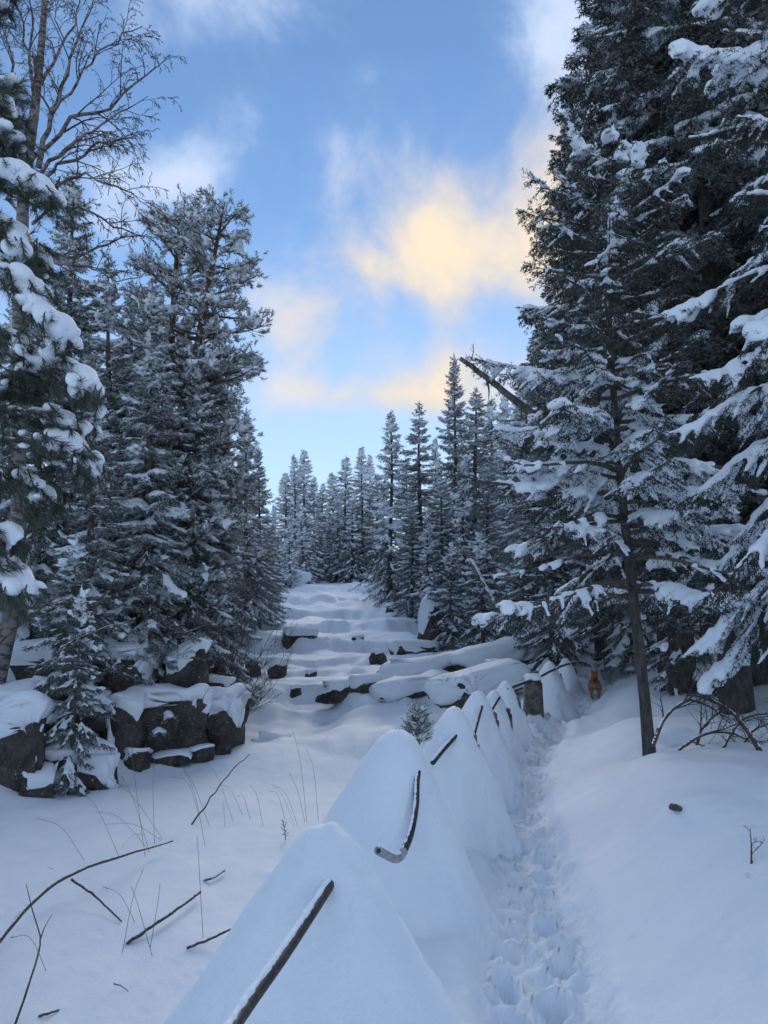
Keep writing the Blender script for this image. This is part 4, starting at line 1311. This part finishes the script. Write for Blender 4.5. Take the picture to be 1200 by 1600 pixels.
# fallen, snow-plastered thin stem above the ledges
stick('fallen_tree', [at(738, 878, 22.5), at(756, 912, 22.2), at(776, 950, 22.0), at(797, 992, 21.8)], .055, .075, 'thin fallen stem plastered with snow leaning to the ledges', 'trunk', 'log_bark', 1.3, 1.15, 0, voxel=.03, wob=.1)


def shrub(kind, base, n, h, spread, label, droop=.05, snow=.0, mat='twig_bark', tilt=(0, 0, 0), r=.008, subs=6, depth=1, arch=False, group=None):
    root = empty(kind, base); tag(root, label, 'shrub', group)
    st = Buf(); tw = Buf(); sb = Buf()
    for i in range(n):
        a = RNG.uniform(0, 2 * math.pi); q = RNG.uniform(.2, 1)
        b = np.array(base) + np.array([math.cos(a), math.sin(a), 0]) * RNG.uniform(0, .22 * spread) - np.array([0, 0, .1])
        d = unit(np.array([math.cos(a) * q * spread, math.sin(a) * q * spread, 1.0]) + np.array(tilt))
        l = h * RNG.uniform(.55, 1.1); pts = [b]
        for j in range(8):
            d = unit(d + RNG.normal(0, .09, 3) + np.array([math.cos(a), math.sin(a), -1]) * (droop * j / 3 if arch else 0)); pts.append(pts[-1] + d * l / 8)
        P = np.array(pts); R = np.linspace(r, .003, 9)
        sm = Buf(); sm.tube(P, R, 5); mesh_obj('stem', sm.mesh('shrub_stem', [mat]), root, True)
        twiggy(tw, P, R, RNG, depth, subs, .34, .3, droop, r_min=.0028)
        if snow: snow_line(sb, P, R, RNG, snow, 1.2, .05, .011)
    tag(mesh_obj('twigs', tw.mesh('shrub_twigs', [mat]), root, True), kind='stuff')
    if sb.n: tag(mesh_obj('snow_load', fuse(sb, 'shrub_snow', .013, ['snow_load']), root, True), kind='stuff')


def gpt(px, Y):
    x = at(px, 1000, Y).x; return (x, Y, ground_z(x, Y))


shrub('bare_shrub', gpt(352, 17.8), 22, 2.2, 1.0, 'brown leafless shrub at the stream edge right of the rock pile', tilt=(.35, 0, 0), r=.011, subs=8, depth=2)
shrub('bare_shrub', gpt(372, 20.5), 16, 2.0, .9, 'brown leafless shrub behind the one at the stream edge', tilt=(.25, 0, 0), r=.010, subs=8, depth=2)
shrub('bare_shrub', gpt(322, 17.2), 14, 2.6, .8, 'tall leafless shrub under the leaning pine', r=.011, subs=8, depth=2, snow=.5)
shrub('bare_shrub', gpt(285, 16.6), 10, 1.5, .8, 'twiggy shrub above the upright grey block', r=.009, subs=7, depth=2, snow=.6)
shrub('arched_shrub', gpt(748, 22.8), 22, 1.9, .9, 'bush of thin arching twigs bowed under snow above the ledges', droop=.35, snow=.75, r=.009, arch=True, subs=6, depth=1)
shrub('bare_shrub', gpt(735, 16.2), 7, 1.25, .5, 'snowy forked twig bush behind the fence peaks', snow=.9, r=.008, subs=6, depth=1)
shrub('bare_shrub', gpt(432, 44), 14, 2.6, .8, 'pale frosted shrub at head of the stream', snow=.9, r=.012, subs=6, depth=1)
# slender leaning stems over the rock pile
stick('leaning_stem', [at(-10, 1012, 11.5), at(50, 962, 11.6), at(108, 918, 11.8), at(150, 905, 12.0)], .016, .006, 'slender bare stem slanting up at left above the dark rocks', 'stem', 'twig_bark', .7, .9, 7, sub_ratio=.35)
stick('leaning_stem', [at(112, 1010, 12.6), at(150, 950, 12.6), at(196, 882, 12.7), at(225, 850, 12.8)], .017, .006, 'slender bare stem slanting right past the hanging sapling', 'stem', 'twig_bark', .8, .9, 7, sub_ratio=.35)
stick('leaning_stem', [at(268, 1000, 14.6), at(300, 985, 14.6), at(345, 968, 14.7)], .020, .006, 'dark branch pointing right above the upright grey block', 'stem', 'dead_wood', .8, .9, 5, sub_ratio=.3)
stick('leaning_stem', [at(95, 1012, 12.4), at(140, 990, 12.4), at(190, 976, 12.5), at(235, 1000, 12.5)], .014, .005, 'thin snowy twig arching over the brown square boulder', 'stem', 'twig_bark', 1.1, 1.2, 6, sub_ratio=.3)
# hanging spruce sapling before the rocks, and the seedling behind the second post
p = at(112, 1190, 12.55)
o = plant('spruce_sapling', SMALL, (p.x, p.y, p.z - .3), 1.0, 1.0, 'drooping snowy spruce sapling in front of the rock pile', 'tree'); o.scale = (.52, .52, .66)
p = at(104, 1050, 13.6)
o = plant('spruce_sapling', SMALL, (p.x, p.y, p.z - .5), 3.0, 1.0, 'spruce sapling on top of the left rocks', 'tree'); o.scale = (.7, .7, .62)
p = hit(655, 1158)
SEED = spruce('seedling', 91, .62, .24, z0=.1, gap=.07, per=5, twig=.022, hang=.0, snow=.5, pad=.012, frost=.25, voxel=.007, K=12, nl=.028, nw=.005, trunk_r=.008, pads=.4, low_el=.4, top_el=.9, sag=.0)
plant('spruce_seedling', SEED, (at(653, 1150, 6.6).x, 6.6, at(653, 1150, 6.6).z - .05), .5, .46, 'tiny green spruce seedling peeping out behind the second fence peak', 'seedling')

# sticks in the lower left
g0 = ground_hit(-40, 1500)
stick('fallen_branch', [near(-40, 1520, .98), near(0, 1468, .95), near(52, 1408, .92), near(112, 1366, .91), near(190, 1338, .92), near(270, 1314, .95)], .026, .008,
      'long curved dead branch arching over the snow at lower left', 'branch', snow=1.05, fat=.75, n=22)
stick('fallen_branch', [near(112, 1374, .915), near(150, 1402, .95), near(190, 1440, .995)], .013, .006, 'short dark side branch dipping into the snow under the curved branch', 'branch', snow=.75, fat=.7)
stick('fallen_branch', [near(198, 1473, .995), near(255, 1435, .97), near(313, 1394, .97)], .020, .012, 'thick broken stick lying tilted in the lower left snow', 'branch', snow=1.1, fat=.8)
stick('fallen_branch', [near(292, 1481, .995), at(335, 1464, ground_hit(292, 1481).y * 1.005), at(378, 1443, ground_hit(292, 1481).y * 1.03)], .014, .007, 'dark stick half buried beside the nearest fence peak', 'branch', snow=.9, fat=.8)
stick('fallen_branch', [near(318, 1376, .997), near(335, 1370, .985), near(351, 1360, .985)], .013, .012, 'short snow-topped stub right of the thick broken stick', 'branch', snow=1.3, fat=1.3)
stick('fallen_branch', [near(299, 1289, 1.0), near(330, 1246, .93), near(362, 1205, .88), near(391, 1178, .84)], .012, .006, 'thin dark stick standing slanted in front of the rock pile', 'branch', snow=0, wob=.6)
stick('bare_twig', [near(24, 1600, .99), near(48, 1530, .93), near(63, 1470, .89), near(50, 1420, .86), near(41, 1382, .85)], .009, .003, 'upright forked twig at the lower left corner', 'twig', snow=.3, fat=.7, subs=0)
stick('bare_twig', [near(63, 1468, .89), near(70, 1448, .88), near(82, 1428, .87)], .006, .002, 'short fork of the corner twig', 'twig', snow=0)
stick('fallen_branch', [near(60, 1588, .999), near(78, 1583, .993), near(92, 1578, 1.0)], .009, .006, 'dark bit of wood showing through the snow at lower left corner', 'branch', snow=.4, fat=.7)
stick('bare_twig', [near(178, 1537, .99), near(190, 1541, .99), near(202, 1550, 1.0)], .005, .002, 'curled twig end lying on the lower left snow', 'twig', snow=0)
stick('fallen_branch', [near(1050, 1262, 1.0), near(1057, 1261, .985), near(1064, 1265, 1.0)], .022, .016, 'dark stub in the hollow on the right snow mound', 'branch', snow=0)
stick('bare_twig', [near(1174, 1350, 1.0), near(1174, 1320, .96), near(1172, 1294, .93)], .006, .002, 'small upright twig at the right edge of the snow mound', 'twig', snow=0, subs=3, sub_ratio=.35)
# heap of dead brush on the right
for j, (pts, r, lab) in enumerate([([(1020, 1165), (1040, 1120), (1075, 1095), (1110, 1105), (1140, 1130)], .022, 'arched snowy dead branch, leftmost of the brush heap'),
                                   ([(1195, 1185), (1150, 1120), (1105, 1092), (1060, 1085)], .026, 'long dead branch bowing left over the brush heap'),
                                   ([(1120, 1200), (1140, 1150), (1170, 1120), (1215, 1115)], .020, 'dead branch curving to the right edge in the brush heap'),
                                   ([(1060, 1172), (1095, 1150), (1140, 1145), (1190, 1170)], .018, 'low dead branch lying across the brush heap'),
                                   ([(1150, 1205), (1160, 1165), (1180, 1140), (1205, 1130)], .020, 'tangled dead branch at the right end of the brush heap'),
                                   ([(1085, 1175), (1100, 1135), (1130, 1110), (1165, 1100)], .016, 'thin dead branch in the middle of the brush heap')]):
    y0 = 7.7 + .12 * j
    stick('dead_branch', [at(a, b, y0 + .1 * k_) for k_, (a, b) in enumerate(pts)], r, .005, lab, 'branch', 'dead_wood', 1.0, .9, 9, 'dead branches of the brush heap', sub_ratio=.5, voxel=.010)
boulder('snow_lump', at(1062, 1168, 9.0), (.42, .40, .34), .3, 7, .08, 'small snow-covered lump at the foot of the brush heap', None, 'rock', .9, 3, 'lump', th=(-1.2, -.6), rough=.08, cuts=0)

# dry grass
GR = [(190, 1212, 235, 1330), (242, 1188, 242, 1318), (205, 1152, 228, 1338), (116, 1226, 190, 1340), (172, 1216, 258, 1310), (150, 1268, 240, 1330), (164, 1288, 260, 1312), (55, 1278, 135, 1342), (0, 1356, 60, 1358), (40, 1362, 110, 1368),
      (120, 1318, 140, 1312), (308, 1307, 318, 1462), (224, 1358, 190, 1488), (250, 1380, 234, 1478), (205, 1385, 240, 1490), (280, 1188, 330, 1292), (318, 1186, 366, 1282), (268, 1214, 312, 1270), (284, 1196, 322, 1322), (392, 1228, 412, 1290),
      (420, 1236, 448, 1286), (425, 1226, 462, 1290), (458, 1144, 480, 1284), (478, 1168, 498, 1282), (452, 1208, 478, 1285), (428, 1226, 466, 1288), (372, 1245, 392, 1278), (350, 1250, 352, 1290), (345, 1226, 380, 1270), (15, 1465, 75, 1512), (160, 1385, 215, 1440), (186, 1330, 232, 1300)]
def grass_mesh(P, rng):
    b = Buf(); b.tube(P, np.linspace(.0026, .0012, len(P)), 4, caps=False)
    d = unit(P[-1] - P[-2])
    k = 9; S = P[-3] + (P[-1] - P[-3]) * rng.uniform(0, 1, (k, 1)); D = unit(d + rng.normal(0, .35, (k, 3)))
    l = rng.uniform(.012, .03, k); s = unit(np.cross(D, rng.normal(0, 1, (k, 3)))) * .0018
    b.add(np.stack([S - s, S + s, S + D * l[:, None]], 1).reshape(-1, 3), np.arange(k * 3).reshape(-1, 3))
    return b.mesh('grass_stalk', ['straw'])
for j, (tx, ty, bx, by) in enumerate(GR):
    base = ground_hit(bx, by); f = .90 - .05 * (j % 3)
    if abs(ty - by) < 12: f = .97
    tip = at(tx, ty, base.y * (f + .06))
    mid = base.lerp(tip, .55) + Vector((RNG.normal(0, .02), 0, .07 * (base - tip).length + .02))
    P = polyline([base - Vector((0, 0, .05)), mid, tip], 12)
    o = mesh_obj('grass_stalk', grass_mesh(P, RNG))
    tag(o, 'thin dry grass stalk poking out of the lower left snow', 'grass', 'dry grass stalks in the lower left snow')
p = ground_hit(446, 1312)
stick('dried_flower', [p, at(445, 1300, p.y * .99), at(442, 1282, p.y * .97)], .005, .004, 'small dried seed head beside the nearest fence peak', 'plant', 'dead_wood', 0, 1, 12, sub_ratio=.22)


def build_dog():
    """rust-coloured dog seen from behind, ears up, walking away along the path"""
    g = ground_hit(930, 1090); base = Vector((g.x, g.y, ground_z(g.x, g.y) - .02))
    b = Buf()

    def cap(a, c, ra, rc, n=7):
        a = np.array(a, float); c = np.array(c, float); t = np.linspace(0, 1, n)[:, None]
        P = a + (c - a) * t; r = ra + (rc - ra) * t[:, 0]
        blobs(b, P, np.tile(unit(c - a), (n, 1)), r, r, r, 2)
    # local frame: +y forward (away from the camera), z up
    cap((0, -.20, .37), (0, .02, .39), .115, .118); cap((0, .02, .39), (0, .24, .39), .118, .125)      # barrel
    cap((0, .22, .37), (0, .27, .33), .115, .09)                                                        # chest
    cap((0, .26, .44), (.01, .36, .57), .085, .070)                                                     # neck
    cap((.01, .37, .60), (.015, .42, .605), .075, .070); cap((.015, .45, .585), (.02, .55, .565), .044, .026)  # skull, muzzle
    for s in (-1, 1):
        cap((.01 + s * .048, .355, .655), (.01 + s * .062, .345, .735), .024, .006, 6)                  # ear
        cap((s * .062, -.20, .36), (s * .080, -.15, .25), .085, .060)                                    # thigh
        cap((s * .080, -.15, .25), (s * .078, -.25 + .03 * s, .145), .052, .028)                         # shank to hock
        cap((s * .078, -.25 + .03 * s, .145), (s * .078, -.23 + .03 * s, .02), .026, .022); cap((s * .078, -.225 + .03 * s, .015), (s * .078, -.18 + .03 * s, .012), .026, .022, 4)
        cap((s * .080, .22, .33), (s * .078, .20 - .05 * s, .19), .055, .034); cap((s * .078, .20 - .05 * s, .19), (s * .076, .22 - .05 * s, .02), .030, .022); cap((s * .076, .225 - .05 * s, .015), (s * .076, .26 - .05 * s, .012), .025, .021, 4)
    cap((0, -.27, .44), (.015, -.33, .50), .042, .045); cap((.015, -.33, .50), (.04, -.27, .57), .045, .040); cap((.04, -.27, .57), (.055, -.19, .55), .038, .024)  # curled tail
    me = fuse(b, 'dog_body', .011, ['dog_coat'], 2)
    V = np.empty(len(me.vertices) * 3, np.float32); me.vertices.foreach_get('co', V); V = V.reshape(-1, 3)
    coat = .62 + .30 * sstep(.44, .50, V[:, 2]) * sstep(.30, -.05, V[:, 1]) * sstep(.09, .02, np.abs(V[:, 0]))
    coat -= .55 * sstep(-.12, -.24, V[:, 1]) * sstep(.46, .36, V[:, 2])
    coat -= .35 * sstep(.16, .06, V[:, 2]) + .2 * sstep(.30, .24, V[:, 2])
    a = me.attributes.new('coat', 'FLOAT', 'POINT'); a.data.foreach_set('value', np.clip(coat, 0, 1).astype(np.float32))
    o = mesh_obj('dog', me); o.location = base; o.rotation_euler = (math.radians(3), 0, math.radians(-14)); o.scale = (1.0, .92, .80)
    tag(o, 'rust-brown dog with pricked ears seen from behind on the trodden path', 'dog')


build_dog()
